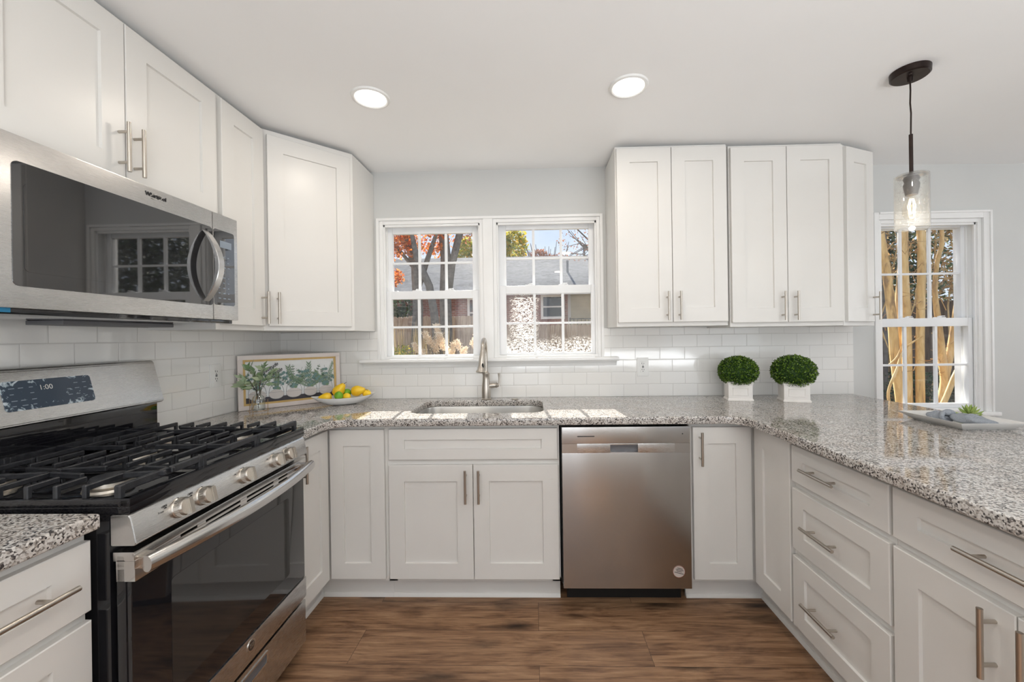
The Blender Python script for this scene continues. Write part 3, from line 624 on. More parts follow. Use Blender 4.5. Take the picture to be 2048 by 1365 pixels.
# ================================================================== wall cabinets
UZ0, UZ1 = 1.346, 2.345; UD = .305
def upper(name, label, x0, w, doors, z0=UZ0, side='back', depth=UD, y=0., top=UZ1):
    if side == 'back': c = thing(name, label, 'wall cabinet', (x0, -depth, z0))
    else: c = thing(name, label, 'wall cabinet', (depth, x0, z0), R(90))
    h = top-z0; mb = MB(); mb.box(.0005, w-.0005, .0, depth-.001, 0, h, .0008); mb.build('body', 'carcass', c)
    for (a_, b_, hx, hz) in doors: door(c, a_, b_, .022 if z0 < 1.5 else .012, h-.015, hx=hx, hz=hz, st=.072)
    return c
HZ = 1.456-UZ0
upper('wall_cabinet', 'white double-door wall cabinet right of the kitchen windows', 2.098, .610, [(.006, .3035, .272, HZ), (.3065, .604, .338, HZ)])
upper('wall_cabinet', 'white double-door wall cabinet beside the angled end cabinet', 2.719, .612, [(.006, .3045, .272, HZ), (.3075, .606, .340, HZ)], z0=UZ0-.010, top=2.334)
# angled end cabinet
p0 = Vector((3.332, -.305)); p1 = Vector((3.560, -.210)); ang = math.atan2(p1.y-p0.y, p1.x-p0.x); wd = (p1-p0).length
c = thing('angled_wall_cabinet', 'narrow angled white end wall cabinet by the dining window', 'wall cabinet', (p0.x, p0.y, UZ0-.012), ang)
mb = MB(); ca, sa = math.cos(-ang), math.sin(-ang)
def loc2(x, y): dx, dy = x-p0.x, y-p0.y; return (dx*ca-dy*sa, dx*sa+dy*ca)
mb.poly([loc2(3.332, -.305), loc2(3.560, -.210), loc2(3.600, -.18), loc2(3.600, -.001), loc2(3.332, -.001)], 0, 2.326-UZ0+.012, 'Z', .0008); mb.build('body', 'carcass', c)
door(c, .012, wd-.004, .022, 2.326-UZ0, hx=wd-.018, hz=HZ, st=.062)
# left wall
upper('wall_cabinet', 'white two-door wall cabinet above the microwave', -1.677, .763, [(.006, .380, .358, 1.918-1.80), (.383, .757, .408, 1.918-1.80)], z0=1.800, side='left')
upper('wall_cabinet', 'narrow white single-door wall cabinet between microwave and corner cabinet', -.912, .300, [(.022, .288, .262, HZ)], side='left')
# diagonal corner
c = thing('corner_wall_cabinet', 'white diagonal corner wall cabinet left of the kitchen windows', 'wall cabinet', (.305, -.61, UZ0), R(45))
wd = math.hypot(.317, .305); ca, sa = math.cos(R(-45)), math.sin(R(-45))
def loc3(x, y): dx, dy = x-.305, y+.61; return (dx*ca-dy*sa, dx*sa+dy*ca)
mb = MB(); mb.poly([loc3(*q) for q in ((.001, -.001), (.001, -.6095), (.305, -.6095), (.622, -.305), (.622, -.001))], 0, UZ1-UZ0, 'Z', .0008); mb.build('body', 'carcass', c)
door(c, .020, wd-.018, .022, UZ1-UZ0-.028, hx=.058, hz=HZ, st=.072)

# ================================================================== microwave
c = thing('microwave', 'stainless over-the-range microwave mounted above the gas range', 'microwave', (.001, -1.2955, 1.382), R(90))
mb = MB(); mb.box(-.379, .379, -.37, -.012, .012, .415, .002); mb.build('case', 'grey_metal', c)
Hm = .416; yf = -.403
def framed(mb, x0, x1, z0, z1, gx0, gx1, gz0, gz1, y0, y1, b=.002):
    mb.box(x0, gx0, y0, y1, z0, z1, b); mb.box(gx1, x1, y0, y1, z0, z1, b); mb.box(gx0-.001, gx1+.001, y0, y1, z0, gz0, b); mb.box(gx0-.001, gx1+.001, y0, y1, gz1, z1, b)
mb = MB(); mb.box(-.381, .250, yf, yf+.034, 0, Hm, .003); dr = mb.build('door', 'steel', c)
g_ = [(x, z) for x, z in rr_rect(.300, .150, .014)]
mb = MB(); mb.poly([(x-.052, z+.203) for x, z in g_], yf-.0015, yf+.002, 'Y'); gl_ = mb.build('door_glass', 'mwglass', dr)
mb = MB(); mb.poly([(x-.085, z+.197) for x, z in rr_rect(.245, .108, .012)], yf-.0022, yf-.0010, 'Y'); mb.build('inner_window', 'mwglass', gl_)['label'] = 'lighter inner window'
mb = MB(); mb.box(.252, .381, yf, yf+.034, 0, Hm, .003); ct = mb.build('control_section', 'steel', c)
mb = MB(); mb.poly([(x+.308, z+.205) for x, z in rr_rect(.053, .148, .010)], yf-.0015, yf+.002, 'Y'); cp = mb.build('control_panel', 'mwglass', ct)
mb = MB(); mb.box(.285, .345, yf-.0022, yf-.0014, .285, .312); mb.build('display', 'label', cp)
random.seed(5); mb = MB()
for i in range(9):
    for j in range(3):
        if random.random() < .95: x = .275+.024*j; z = .082+.0205*i; mb.box(x, x+random.uniform(.006, .014), yf-.0020, yf-.0014, z, z+.004)
mb.build('keypad', 'label', cp)
# handle: wide bowed strap
mb = MB(); prof = []
N_ = 18
top = []
for i in range(N_+1):
    a_ = i/N_; z = .065+a_*.268; yy = yf-.002-.062*math.sin(math.pi*a_)**.8; top.append((yy, z))
inn = [(yy+.016*(.25+.75*math.sin(math.pi*i/N_)), z) for i, (yy, z) in enumerate(top)]
mb.poly(top+inn[::-1], .200, .228, 'X', .0015); mb.build('handle', 'steel_h', dr)
mb = MB(); mb.box(-.375, .37, -.385, -.05, -.014, .012, .002); und = mb.build('underside', 'enamel', c); und['label'] = 'black vented underside'
mb = MB(); mb.box(-.08, .30, -.20, -.08, -.028, -.014, .003); mb.build('grease_filter', 'grey_metal', und)
mb = MB(); mb.box(-.373, -.345, -.388, -.384, -.010, 0.0); mb.build('film_tab', 'bluefilm', und)
mb = MB(); add_text(mb, 'Whirlpool', .0175, Matrix.Translation((.018, yf-.0008, .391)) @ FRONT, bold=.0003)
mb.build('logo', 'ink', dr, smooth=False)
mb = MB(); mb.tube([(.018+.020*math.cos(R(a_)), yf-.0012, .3885+.008*math.sin(R(a_))+.003*math.cos(R(a_))) for a_ in range(-150, 181, 15)], .0009, 6); mb.build('logo_ring', 'silver', dr)

# ================================================================== gas range
G = thing('gas_range', 'stainless and black freestanding gas range with cast iron grates', 'range', (.002, -1.311, 0), R(91.5)); G.scale = (1, .977, 1)
x0, x1 = -.372, .372
mb = MB(); mb.box(x0, x1, -.655, -.05, .03, .90, .003); mb.box(x0+.03, x1-.03, -.60, -.08, 0, .03); mb.build('body', 'enamel', G)
# cooktop
mb = MB(); mb.box(x0, x1, -.703, -.030, .900, .918, .003)
mb.box(x0, x1, -.703, -.678, .916, .936, .004); mb.box(x0, x1, -.075, -.03, .916, .936, .003); mb.box(x0, x0+.016, -.700, -.03, .916, .936, .003); mb.box(x1-.016, x1, -.700, -.03, .916, .936, .003)
ck = mb.build('cooktop', 'enamel', G)
# backguard
mb = MB(); mb.box(x0+.006, x1-.006, -.088, -.028, .93, 1.058, .002); bgd = mb.build('riser', 'enamel', G)
mb = MB(); mb.poly([(-.026, 1.046), (-.104, 1.050), (-.112, 1.058), (-.070, 1.215), (-.060, 1.222), (-.026, 1.222)], x0-.002, x1+.002, 'X', .003); bp_ = mb.build('backguard', 'steel', G)
sl = math.atan2(.042, .157)
Md = Matrix.Translation((-.010, -.0895, 1.141)) @ Matrix.Rotation(R(90)-sl, 4, 'X')
mb = MB(); mb.poly(rr_rect(.123, .0455, .010), -.001, .0022, 'Z'); dsp = mb.build('display', 'display', bp_); dsp.matrix_local = Md
mb = MB(); mb.mi = 0; add_text(mb, '1:00', .022, Matrix.Translation((-.012, .018, .0024))); mb.build('clock_digits', 'silver', dsp, smooth=False); mb = MB()
random.seed(8)
for zz in (.022, .004, -.016, -.032):
    for xx in (-.105, -.082, -.055, .045, .068, .095):
        if random.random() < .8: mb.box(xx, xx+random.uniform(.008, .014), zz, zz+.0022, .0022, .0028)
mb.build('lettering', 'label', dsp, smooth=False)
# control panel
mb = MB(); mb.poly([(-.655, .898), (-.698, .898), (-.704, .890), (-.716, .832), (-.712, .826), (-.655, .826)], x0+.001, x1-.001, 'X', .002); cpn = mb.build('control_panel', 'steel', G)
pn = Vector((0, -.0578, .0145)).normalized(); pn = Vector((0, -math.cos(R(12)), math.sin(R(12))))
mb = MB()
for k, kx in enumerate((-.247, -.168, 0, .160, .235)):
    b0 = Vector((kx, -.7095, .863)); q = pn.to_track_quat('Z', 'Y').to_matrix().to_4x4()
    kb = MB(); kb.lathe([(0, 0), (.0255, 0), (.0255, .004), (.0235, .006), (.0225, .022), (.0205, .026), (0, .026)], (0, 0, 0), 28)
    for i in range(28):
        a_ = i/28*2*math.pi
        kb.box(-.0008, .0008, -.0008, .0008, .008, .020, M=Matrix.Translation((.0232*math.cos(a_), .0232*math.sin(a_), 0)))
    kn = kb.build('knob', 'nickel', G); kn.matrix_local = Matrix.Translation(b0) @ q
    gb = MB(); gb.poly([(-.0215, .020), (.0215, .020), (.0205, .038), (-.0205, .038)], -.0075, .0075, 'X', .002); gb.build('grip', 'nickel', kn)
    for dx in (-.036, .0):
        mb = MB(); mb.cyl(Vector((kx+dx, -.7062, .878+(.010 if dx == 0 else 0))), Vector((kx+dx, -.7092, .8785+(.010 if dx == 0 else 0))), .0016, seg=8); mb.build('dial_mark', 'ink', cpn, smooth=False)
for txt, xx, zz in (('Front', -.297, .872), ('LITE', -.285, .883), ('Rear', -.207, .873), ('LITE', -.205, .884)):
    mb = MB(); add_text(mb, txt, .007, Matrix.Translation((xx, -.7075, zz)) @ Matrix.Rotation(R(90)-R(12), 4, 'X')); mb.build('lettering', 'ink', cpn, smooth=False)
# oven door
mb = MB(); mb.box(x0+.001, x1-.001, -.690, -.668, .238, .806, .003); od = mb.build('oven_door', 'enamel', G)
mb = MB(); slots = []
for s0, s1 in ((-.245, -.190), (-.160, -.020), (.010, .150), (.180, .235)):
    slots += [(s0, s1)]
xs = x0+.001; zs_ = [.744, .7725, .7775, .7855, .7905, .812]
mb.box(x0+.001, x1-.001, -.7125, -.668, zs_[0], zs_[1], .001); mb.box(x0+.001, x1-.001, -.7115, -.668, zs_[2], zs_[3], .0006); mb.box(x0+.001, x1-.001, -.7105, -.660, zs_[4], zs_[5], .003)
for za, zb in ((zs_[1], zs_[2]), (zs_[3], zs_[4])):
    pv = x0+.001
    for s0, s1 in slots: mb.box(pv, s0, -.7115, -.668, za-.0005, zb+.0005); pv = s1
    mb.box(pv, x1-.001, -.7115, -.668, za-.0005, zb+.0005)
mb.build('vent_rail', 'steel_h', od)
mb = MB(); mb.box(x0+.004, x1-.004, -.700, -.668, .322, .743, .003); gg = mb.build('door_glass', 'glassblk', od)
mb = MB(); mb.poly([(x, z+.54) for x, z in rr_rect(.262, .148, .012)], -.7007, -.6995, 'Y'); mb.build('inner_window', 'windowblk', gg)
mb = MB(); mb.box(x0+.001, x1-.001, -.704, -.668, .240, .320, .003); bsx = mb.build('lower_rail', 'steel', od)
mb = MB(); mb.cyl((.03, -.7035, .292), (.03, -.7062, .292), .0185, seg=32); bd = mb.build('badge', 'silver', bsx)
mb = MB(); mb.cyl((.03, -.7060, .292), (.03, -.7068, .292), .0145, seg=32); mb.build('badge_disc', 'glassblk', bsx)
mb = MB(); add_text(mb, 'GE', .019, Matrix.Translation((.03, -.7070, .292)) @ FRONT, shear=.3, depth=.0003); mb.build('logo', 'silver', bsx, smooth=False)
# bowed handle
mb = MB(); P_ = []
for i in range(25):
    a_ = -1+2*i/24; P_.append((a_*.366, -.735-.036*(1-a_*a_), .782))
mb.tube(P_, .0155, 16, flat=(1, 1.25)); hb = mb.build('handle', 'steel_h', od)
for sx_ in (-1, 1): mb = MB(); mb.box(sx_*.345-.016, sx_*.345+.016, -.745, -.708, .768, .796, .004); mb.build('handle_bracket', 'nickel', hb)
# drawer
mb = MB(); mb.box(x0+.001, x1-.001, -.700, -.665, .055, .226, .003); dw = mb.build('drawer', 'steel', G)
mb = MB(); framed(mb, -.06, .12, .165, .208, -.05, .11, .172, .202, -.704, -.699, .001); pl = mb.build('pull', 'steel_h', dw)
mb = MB(); mb.box(-.05, .11, -.7008, -.6995, .172, .202); mb.build('pull_recess', 'grey_metal', pl)
# burners
for bx, by, rr_ in ((-.245, -.53, .046), (-.245, -.22, .036), (.245, -.53, .040), (.245, -.22, .036), (0, -.37, .044)):
    kb = MB(); kb.lathe([(rr_*1.25, .0), (rr_*1.2, .006), (rr_*.95, .010), (rr_*.9, .020), (0, .020)], (bx, by, .918), 28); bn = kb.build('burner', 'burner_al', G)
    kb = MB(); kb.lathe([(rr_*.95, .020), (rr_*.98, .024), (rr_*.9, .031), (0, .032)], (bx, by, .918), 28); kb.build('burner_cap', 'iron', bn)
# grates: three sections side by side
def grate(gx0, gx1, mid=False):
    mb = MB(); zt, zb, hb_ = .965, .948, .0052; ya, yb_ = -.668, -.090
    def bar(a, b, w=.0056, h=.017, drop=0.):
        a = Vector(a); b = Vector(b); d = b-a; L = d.length; ang_ = math.atan2(d.y, d.x)
        Mx = Matrix.Translation((a.x, a.y, 0)) @ Matrix.Rotation(ang_, 4, 'Z'); mb.box(0, L, -w, w, zt-h, zt, .0022, 1, M=Mx)
    # outer bars front/back
    bar((gx0+.006, ya, 0), (gx1-.006, ya, 0), .006, .019); bar((gx0+.006, yb_, 0), (gx1-.006, yb_, 0), .006, .019)
    # side rails (low) with fingers rising from them
    for gx, sg in ((gx0+.006, 1), (gx1-.006, -1)):
        mb.box(gx-.005, gx+.005, ya, yb_, .926, .936, .002, 1)
        ys = [ya+(yb_-ya)*q for q in (.14, .26, .38, .50, .62, .74, .86)]
        cxm = (gx0+gx1)/2; half = (gx1-gx0)/2
        for i, yy in enumerate(ys):
            Lf = half*(.52 if i in (1, 2, 4, 5) else .62) if i != 3 else half*.9
            if i in (0, 6): Lf = half*1.0
            bar((gx-sg*.0, yy, 0), (gx+sg*Lf, yy, 0), .0050, .014)
            mb.box(gx-.0055, gx+.0055, yy-.0055, yy+.0055, .930, zt, .002, 1)
        for yy in (ya, yb_): mb.box(gx-.008, gx+.008, yy-.008, yy+.008, .919, zt, .003, 1)
    cxm = (gx0+gx1)/2
    # zig-zag cross bars
    for cyb in (-.53, -.22):
        if mid: break
        for sg in (-1, 1):
            bar((cxm-.030, cyb+sg*.045, 0), (cxm-.012, cyb+sg*.155, 0), .005, .014); bar((cxm+.030, cyb+sg*.045, 0), (cxm+.012, cyb+sg*.155, 0), .005, .014)
    if mid:
        for sg in (-1, 1): bar((cxm, -.37+sg*.05, 0), (cxm, -.37+sg*.29, 0), .005, .014)
    return mb.build('grate', 'iron', G)
grate(-.366, -.123); grate(-.121, .121, True); grate(.123, .366)

# ================================================================== outlets
def outlet(loc, rz, label):
    o = thing('wall_outlet', label, 'outlet', loc, rz, 'wall outlets'); mb = MB(); mb.box(-.036, .036, -.006, 0, -.058, .058, .0025); pl_ = mb.build('cover_plate', 'plastic_white', o)
    mb = MB(); mb.box(-.017, .017, -.009, -.005, -.034, .034, .002); rc = mb.build('receptacle', 'plastic_white', o)
    mb = MB()
    for zz in (-.019, .019):
        mb.box(-.0075, -.0050, -.0096, -.0088, zz-.001, zz+.008); mb.box(.0045, .0070, -.0096, -.0088, zz-.001, zz+.006); mb.cyl((0, -.0088, zz-.008), (0, -.0096, zz-.008), .0025, seg=10)
    mb.box(-.006, .006, -.0100, -.0088, -.005, -.001); mb.box(-.006, .006, -.0100, -.0088, .001, .005); mb.build('slots', 'dark_slot', rc)
outlet((2.316, -T_, 1.099), 0, 'white outlet on the tiled wall right of the sink window')
outlet((T_, -.552, 1.122), R(90), 'white outlet on the left tiled wall between range and framed print')

# ================================================================== ceiling lights
for i, (lx, ly) in enumerate(LAMPS):
    lab = ['round recessed ceiling light, left of the two in view', 'round recessed ceiling light, right of the two in view'][i] if i < 2 else 'round recessed ceiling light added unseen behind the viewer'
    o = thing('recessed_light', lab, 'ceiling light', (lx, ly, HC(lx+.05 if lx > 2.1 else lx)), 0, 'recessed ceiling lights')
    MB().lathe([(.066, -.001), (.067, -.007), (.072, -.010), (.080, -.007), (.083, -.001), (.083, 0)], (0, 0, 0), 40).build('trim_ring', 'plastic_white', o)
    MB().lathe([(0, -.0045), (.067, -.0045), (.067, -.0035), (0, -.0035)], (0, 0, 0), 40).build('lens', 'ledlens', o)
# pendant
o = thing('pendant_light', 'bronze pendant lamp with clear textured glass cylinder over the peninsula', 'pendant light', (3.163, -.898, HC(3.163)))
cn = MB().lathe([(0, -.026), (.058, -.026), (.063, -.022), (.064, 0), (0, 0)], (0, 0, 0), 40).build('canopy', 'bronze', o)
for a_ in (50, 230): MB().ball((.038*math.cos(R(a_)), .038*math.sin(R(a_)), -.028), .0055, 12, 8).build('screw', 'bronze', cn)
MB().lathe([(0, -.045), (.008, -.045), (.010, -.026), (0, -.026)], (0, 0, 0), 16).build('strain_relief', 'bronze', cn)
MB().tube([(0, 0, -.04), (.001, 0, -.08), (-.001, 0, -.13), (.002, 0, -.17), (.001, 0, -.21), (0, 0, -.262)], .0028, 8).build('cord', 'bronze', o)
MB().cyl((0, 0, -.430), (0, 0, -.256), .0065).build('rod', 'bronze', o)
z_ = -.425
MB().lathe([(0, .012), (.010, .012), (.014, .004), (.024, -.002), (.026, -.010), (.022, -.022), (.026, -.034), (.024, -.05), (.019, -.075), (0, -.075)], (0, 0, z_), 28).build('socket', 'bronze', o)
tb = MB(); rs_, zt_, zb_ = .054, z_+.006, z_-.212
tb.lathe([(.010, zt_), (rs_-.004, zt_), (rs_, zt_-.004), (rs_, zb_+.002), (rs_-.0015, zb_), (rs_-.003, zb_+.002), (rs_-.003, zt_-.006), (.010, zt_-.004)], (0, 0, 0), 48)
sh = tb.build('glass_shade', 'hammered', o)
bb = MB().lathe([(.012, -.070), (.014, -.085), (.024, -.108), (.030, -.130), (.029, -.150), (.020, -.168), (0, -.175)], (0, 0, z_), 24).build('bulb', 'bulbglass', o)
mb = MB()
for k in range(6):
    a_ = k/6*2*math.pi; ca, sa = math.cos(a_), math.sin(a_)
    mb.tube([(.006*ca, .006*sa, z_-.09), (.012*math.cos(a_+.3), .012*math.sin(a_+.3), z_-.120), (.007*ca, .007*sa, z_-.150)], .0011, 6)
mb.build('filament', 'filament', bb)
pl_ = bpy.data.lights.new('bulb_light', 'POINT'); pl_.energy = .55; pl_.color = (1, .90, .76); pl_.shadow_soft_size = .01
q_ = link(bpy.data.objects.new('bulb_light', pl_)); q_.location = (3.163, -.898, HC(3.163)+z_-.19)

# ================================================================== things on the counter
CT = .9145
# framed print
o = thing('framed_print', 'long framed print of leafy stems in glass jars, leaning across the left corner', 'picture', (.226, -.238, CT+.0014), rot=(R(-3), 0, R(45.5)))
W_, Hf = .268, .300
mb = MB(); b_ = .024
mb.box(-W_, W_, 0, .022, 0, b_, .002); mb.box(-W_, W_, 0, .022, Hf-b_, Hf, .002); mb.box(-W_, -W_+b_, 0, .022, b_, Hf-b_, .002); mb.box(W_-b_, W_, 0, .022, b_, Hf-b_, .002); mb.build('frame', 'framepink', o)
mb = MB(); c_ = b_+.011
mb.box(-W_+b_, W_-b_, .004, .018, b_, c_); mb.box(-W_+b_, W_-b_, .004, .018, Hf-c_, Hf-b_); mb.box(-W_+b_, -W_+c_, .004, .018, c_, Hf-c_); mb.box(W_-c_, W_-b_, .004, .018, c_, Hf-c_); mb.build('gold_slip', 'gold', o)
mb = MB(); ax0, ax1, az0, az1 = -W_+c_, W_-c_, c_, Hf-c_; yy = .0100
lay = [0]
def Y_(): lay[0] += 1; return yy-.00002*lay[0]
mb.mi = 0; mb.quad((ax0, yy, az0), (ax1, yy, az0), (ax1, yy, az1), (ax0, yy, az1))
mb.mi = 1; y1 = Y_(); mb.quad((ax0, y1, az0), (ax1, y1, az0), (ax1, y1, az0+.024), (ax0, y1, az0+.030))
random.seed(11)
jars = [(-.178, .050, .060), (-.085, .044, .052), (.005, .048, .062), (.094, .042, .055), (.180, .046, .066)]
def cl(x, z): return (min(max(x, ax0), ax1), min(max(z, az0), az1))
def disc(cx_, cz_, rx, rz_, mi, a0=0, a1=360, k=18):
    mb.mi = mi; y = Y_(); P = [(cx_+rx*math.cos(R(a0+(a1-a0)*i/k)), cz_+rz_*math.sin(R(a0+(a1-a0)*i/k))) for i in range(k+(0 if a1-a0 == 360 else 1))]
    P = [cl(*p) for p in P]; mb.pts([(p[0], y, p[1]) for p in P])
def stroke(P, w, mi):
    mb.mi = mi; y = Y_()
    for (xa, za), (xb, zb) in zip(P, P[1:]):
        d = Vector((xb-xa, 0, zb-za));
        if d.length < 1e-6: continue
        n_ = Vector((-d.z, 0, d.x)).normalized()*w/2
        q = [Vector((xa, y, za))+n_, Vector((xb, y, zb))+n_, Vector((xb, y, zb))-n_, Vector((xa, y, za))-n_]
        if all(ax0 < v_.x < ax1 and az0 < v_.z < az1 for v_ in q): mb.pts(q)
def lf(x, z, a, L, w, mi):
    mb.mi = mi; y = Y_(); dx, dz = math.cos(a), math.sin(a); nx, nz2 = -dz, dx
    P = [(x, z), (x+dx*L*.35+nx*w/2, z+dz*L*.35+nz2*w/2), (x+dx*L*.7+nx*w*.4, z+dz*L*.7+nz2*w*.4), (x+dx*L, z+dz*L), (x+dx*L*.7-nx*w*.4, z+dz*L*.7-nz2*w*.4), (x+dx*L*.35-nx*w/2, z+dz*L*.35-nz2*w/2)]
    if all(ax0 < p[0] < ax1 and az0 < p[1] < az1 for p in P): mb.pts([(p[0], y, p[1]) for p in P])
for j, (jx, jw, jh) in enumerate(jars):
    zb = az0+.010; n_b = random.randint(5, 7)
    for s_i in range(n_b):
        a = R(90+(s_i-(n_b-1)/2)*17+random.uniform(-6, 6)); L = random.uniform(.085, .150); kind = (s_i+j) % 3
        bx, bz = jx, zb+jh*1.0; px_, pz_ = bx+math.cos(a)*L, bz+math.sin(a)*L
        stroke([(bx, zb+jh*.7), (bx+math.cos(a)*L*.5, bz+math.sin(a)*L*.5), (px_, pz_)], .0014, 6)
        k = 9
        for i in range(1, k):
            u = i/k; x = bx+math.cos(a)*L*u; z = bz+math.sin(a)*L*u
            for sg in (-1, 1):
                if kind == 0: lf(x, z, a+sg*R(28), .030, .0055, 4)
                elif kind == 1 and i % 2: disc(x+sg*.008*math.cos(a+R(90)), z+sg*.008*math.sin(a+R(90)), random.uniform(.006, .010), random.uniform(.006, .009), 5)
                elif kind == 2: lf(x, z, a+sg*R(60), .011, .005, 6 if i % 2 else 4)
    disc(jx, zb+.030, jw*.86, .027, 2); mb.mi = 2
    stroke([(jx+jw*.86*math.cos(R(a_)), zb+.034+jh*1.15*math.sin(R(a_))) for a_ in range(0, 181, 12)], .0022, 3)
    stroke([(jx+jw*.87*math.cos(R(a_)), zb+.030+.028*math.sin(R(a_))) for a_ in range(180, 361, 12)], .0022, 3)
    stroke([(jx-jw*.8, zb+.040), (jx+jw*.8, zb+.040)], .0012, 3)
    disc(jx, zb+.066, .015, .009, 5); disc(jx+.009, zb+.062, .009, .007, 4)
# script lettering on a slant
for txt, x, z in (('gratitude', -.118, .222), ('simple', -.085, .198)):
    mb.mi = 7; add_text(mb, txt, .027, Matrix.Translation((x, yy-.003, z)) @ Matrix.Rotation(R(-33), 4, 'Y') @ FRONT, depth=.0001, shear=.5, bold=.0004)
mb.build('print', ['artwhite', 'artdark', 'artjar', 'artline', 'artg', 'artb', 'artd', 'ink'], o, smooth=False)
MB().box(-W_+.004, W_-.004, .0175, .0195, .004, Hf-.004).build('backing', 'framepink', o)

# vase with sprig on a wire stand
VX, VY = .205, -.512
o = thing('wire_stand', 'thin brass wire plant stand with three legs in front of the framed print', 'stand', (VX, VY, CT))
legs = [(-.047, 0.0), (.047, .004), (.0, -.042)]
for lx, ly in legs: MB().tube([(lx, ly, 0), (lx, ly, .078)], .0012, 6).build('leg', 'wire', o)
ringp = [(.047*math.cos(R(a_)), .047*math.sin(R(a_)), .022) for a_ in range(0, 361, 15)]; MB().tube(ringp, .0012, 6).build('ring', 'wire', o)
mb = MB(); mb.tube([(-.047, 0, .022), (0, 0, .022), (.047, .004, .022)], .0011, 6); mb.tube([(0, -.042, .022), (0, .045, .022)], .0011, 6); mb.build('cross_wire', 'wire', o)
o = thing('glass_bottle', 'small clear glass bottle vase holding a leafy sprig, in the wire stand', 'vase', (VX, VY, CT+.0235))
mb = MB(); mb.lathe([(0, 0), (.029, 0), (.031, .004), (.031, .050), (.026, .068), (.014, .080), (.0135, .098), (.016, .101), (.0125, .100), (.012, .081), (.024, .067), (.029, .050), (.029, .005), (0, .003)], (0, 0, 0), 32); mb.build('bottle', 'vaseglass', o)
mb = MB(); mb.tube([(.012, -.031, .075), (.008, -.035, .045), (-.004, -.036, .015), (-.016, -.034, .010), (-.018, -.033, .028), (-.008, -.033, .055), (.0, -.030, .075)], .0013, 6); mb.build('wire_hook', 'wire', o)
sp_ = thing('leafy_sprig', 'artificial green leafy sprig in the little glass bottle', 'plant', (VX, VY, CT+.027))
random.seed(21); tw = MB(); lv_ = MB()
for k, (dx, dy, dz) in enumerate([(-.085, -.02, .070), (-.095, .0, .030), (-.055, -.01, .115), (-.02, -.03, .125), (.045, -.01, .12), (.085, .01, .105), (.115, .0, .070), (.06, -.04, .06), (-.05, -.045, .035), (.015, .02, .13), (-.10, .015, .0)]):
    a0 = Vector((0, 0, .005)); m0 = Vector((dx*.12, dy*.1, .098)); e0 = Vector((dx, dy, .095+dz)); mid_ = Vector((dx*.5, dy*.5, .115+dz*.62))
    tw.tube([a0, m0, mid_, e0], [.0012, .0011, .0009, .0006], 6)
    for i in range(7):
        u = .25+.11*i; p = m0.lerp(mid_, min(u*2, 1)) if u < .5 else mid_.lerp(e0, (u-.5)*2)
        d_ = (e0-m0).normalized()+Vector((random.uniform(-.9, .9), random.uniform(-.7, .7), random.uniform(-.6, .5)))
        Lf = random.uniform(.032, .056); nn_ = Vector((random.uniform(-1, 1), -1, random.uniform(.2, 1)))
        lv_.leaf(p, d_, nn_, Lf, Lf*.42)
tw.build('twig', 'twig', sp_); lv_.build('leaves', 'sprig', sp_)

# bowl and fruit
BX, BY = .512, -.207; BR = R(31.7)
o = thing('fruit_bowl', 'long white boat-shaped bowl of fruit on the counter', 'bowl', (BX, BY, CT), BR)
mb = MB(); bm = mb.bm; prev = None; k = 48
def bowl_ring(sx_, sy_, z, lift): return [(sx_*math.cos(2*math.pi*i/k)*1.0, sy_*math.sin(2*math.pi*i/k), z+lift*abs(math.cos(2*math.pi*i/k))**2.5) for i in range(k)]
rings = [(.055, .030, 0, 0), (.10, .052, .008, .002), (.145, .070, .026, .006), (.174, .082, .043, .012), (.176, .083, .0455, .0125), (.172, .080, .0450, .012), (.140, .066, .029, .005), (.095, .048, .013, .002), (.05, .026, .006, 0)]
vs2 = [[bm.verts.new(p) for p in bowl_ring(*q)] for q in rings]
for p, q in zip(vs2, vs2[1:]):
    for i in range(k): bm.faces.new((p[i], p[(i+1) % k], q[(i+1) % k], q[i]))
bm.faces.new(vs2[0][::-1]); bm.faces.new(vs2[-1]); bmesh.ops.recalc_face_normals(bm, faces=bm.faces[:]); mb.build('dish', 'china', o)
def fr(name, label, cat, lx, ly, z, shape, material, tilt, grp, sc=1.):
    p = Matrix.Rotation(BR, 4, 'Z') @ Vector((lx, ly, 0)); o = thing(name, label, cat, (BX+p.x, BY+p.y, CT+z), rot=tilt, group=grp)
    if shape == 'pear':
        MB().lathe([(0, -.030), (.012, -.031), (.026, -.022), (.032, -.004), (.030, .012), (.021, .030), (.015, .042), (.010, .050), (0, .052)], (0, 0, 0), 24).build('flesh', material, o); MB().tube([(0, 0, .050), (.002, 0, .060), (.006, 0, .068)], .0014, 6).build('stem', 'stem', o)
    else:
        q = .026; MB().lathe([(0, -q*1.25), (.004, -q*1.2), (.012, -q*1.0), (q*.85, -q*.5), (q, 0), (q*.85, q*.5), (.012, q*1.0), (.004, q*1.2), (0, q*1.25)], (0, 0, 0), 24).build('flesh', material, o)
    o.scale = (sc,)*3; return o
fr('pear', 'yellow pear lying at the left end of the white bowl', 'pear', -.095, -.010, .050, 'pear', 'pear', (R(-92), R(0), R(118)), 'pears in the bowl', .85)
fr('pear', 'yellow pear standing tallest in the white bowl, leaning right', 'pear', -.030, .018, .078, 'pear', 'pear', (R(10), R(38), R(15)), 'pears in the bowl', 1.05)
fr('pear', 'yellow pear lying at the right of the bowl, stem pointing right', 'pear', .070, .010, .072, 'pear', 'pear', (R(0), R(82), R(0)), 'pears in the bowl', 1.0)
fr('lime', 'green lime in front of the tallest pear', 'lime', -.035, -.040, .057, 'lemon', 'lime', (R(30), R(20), 0), 'limes in the bowl', .95)
fr('lime', 'green lime half hidden between the two upper pears', 'lime', .018, .034, .062, 'lemon', 'lime', (R(80), R(50), 0), 'limes in the bowl', .95)
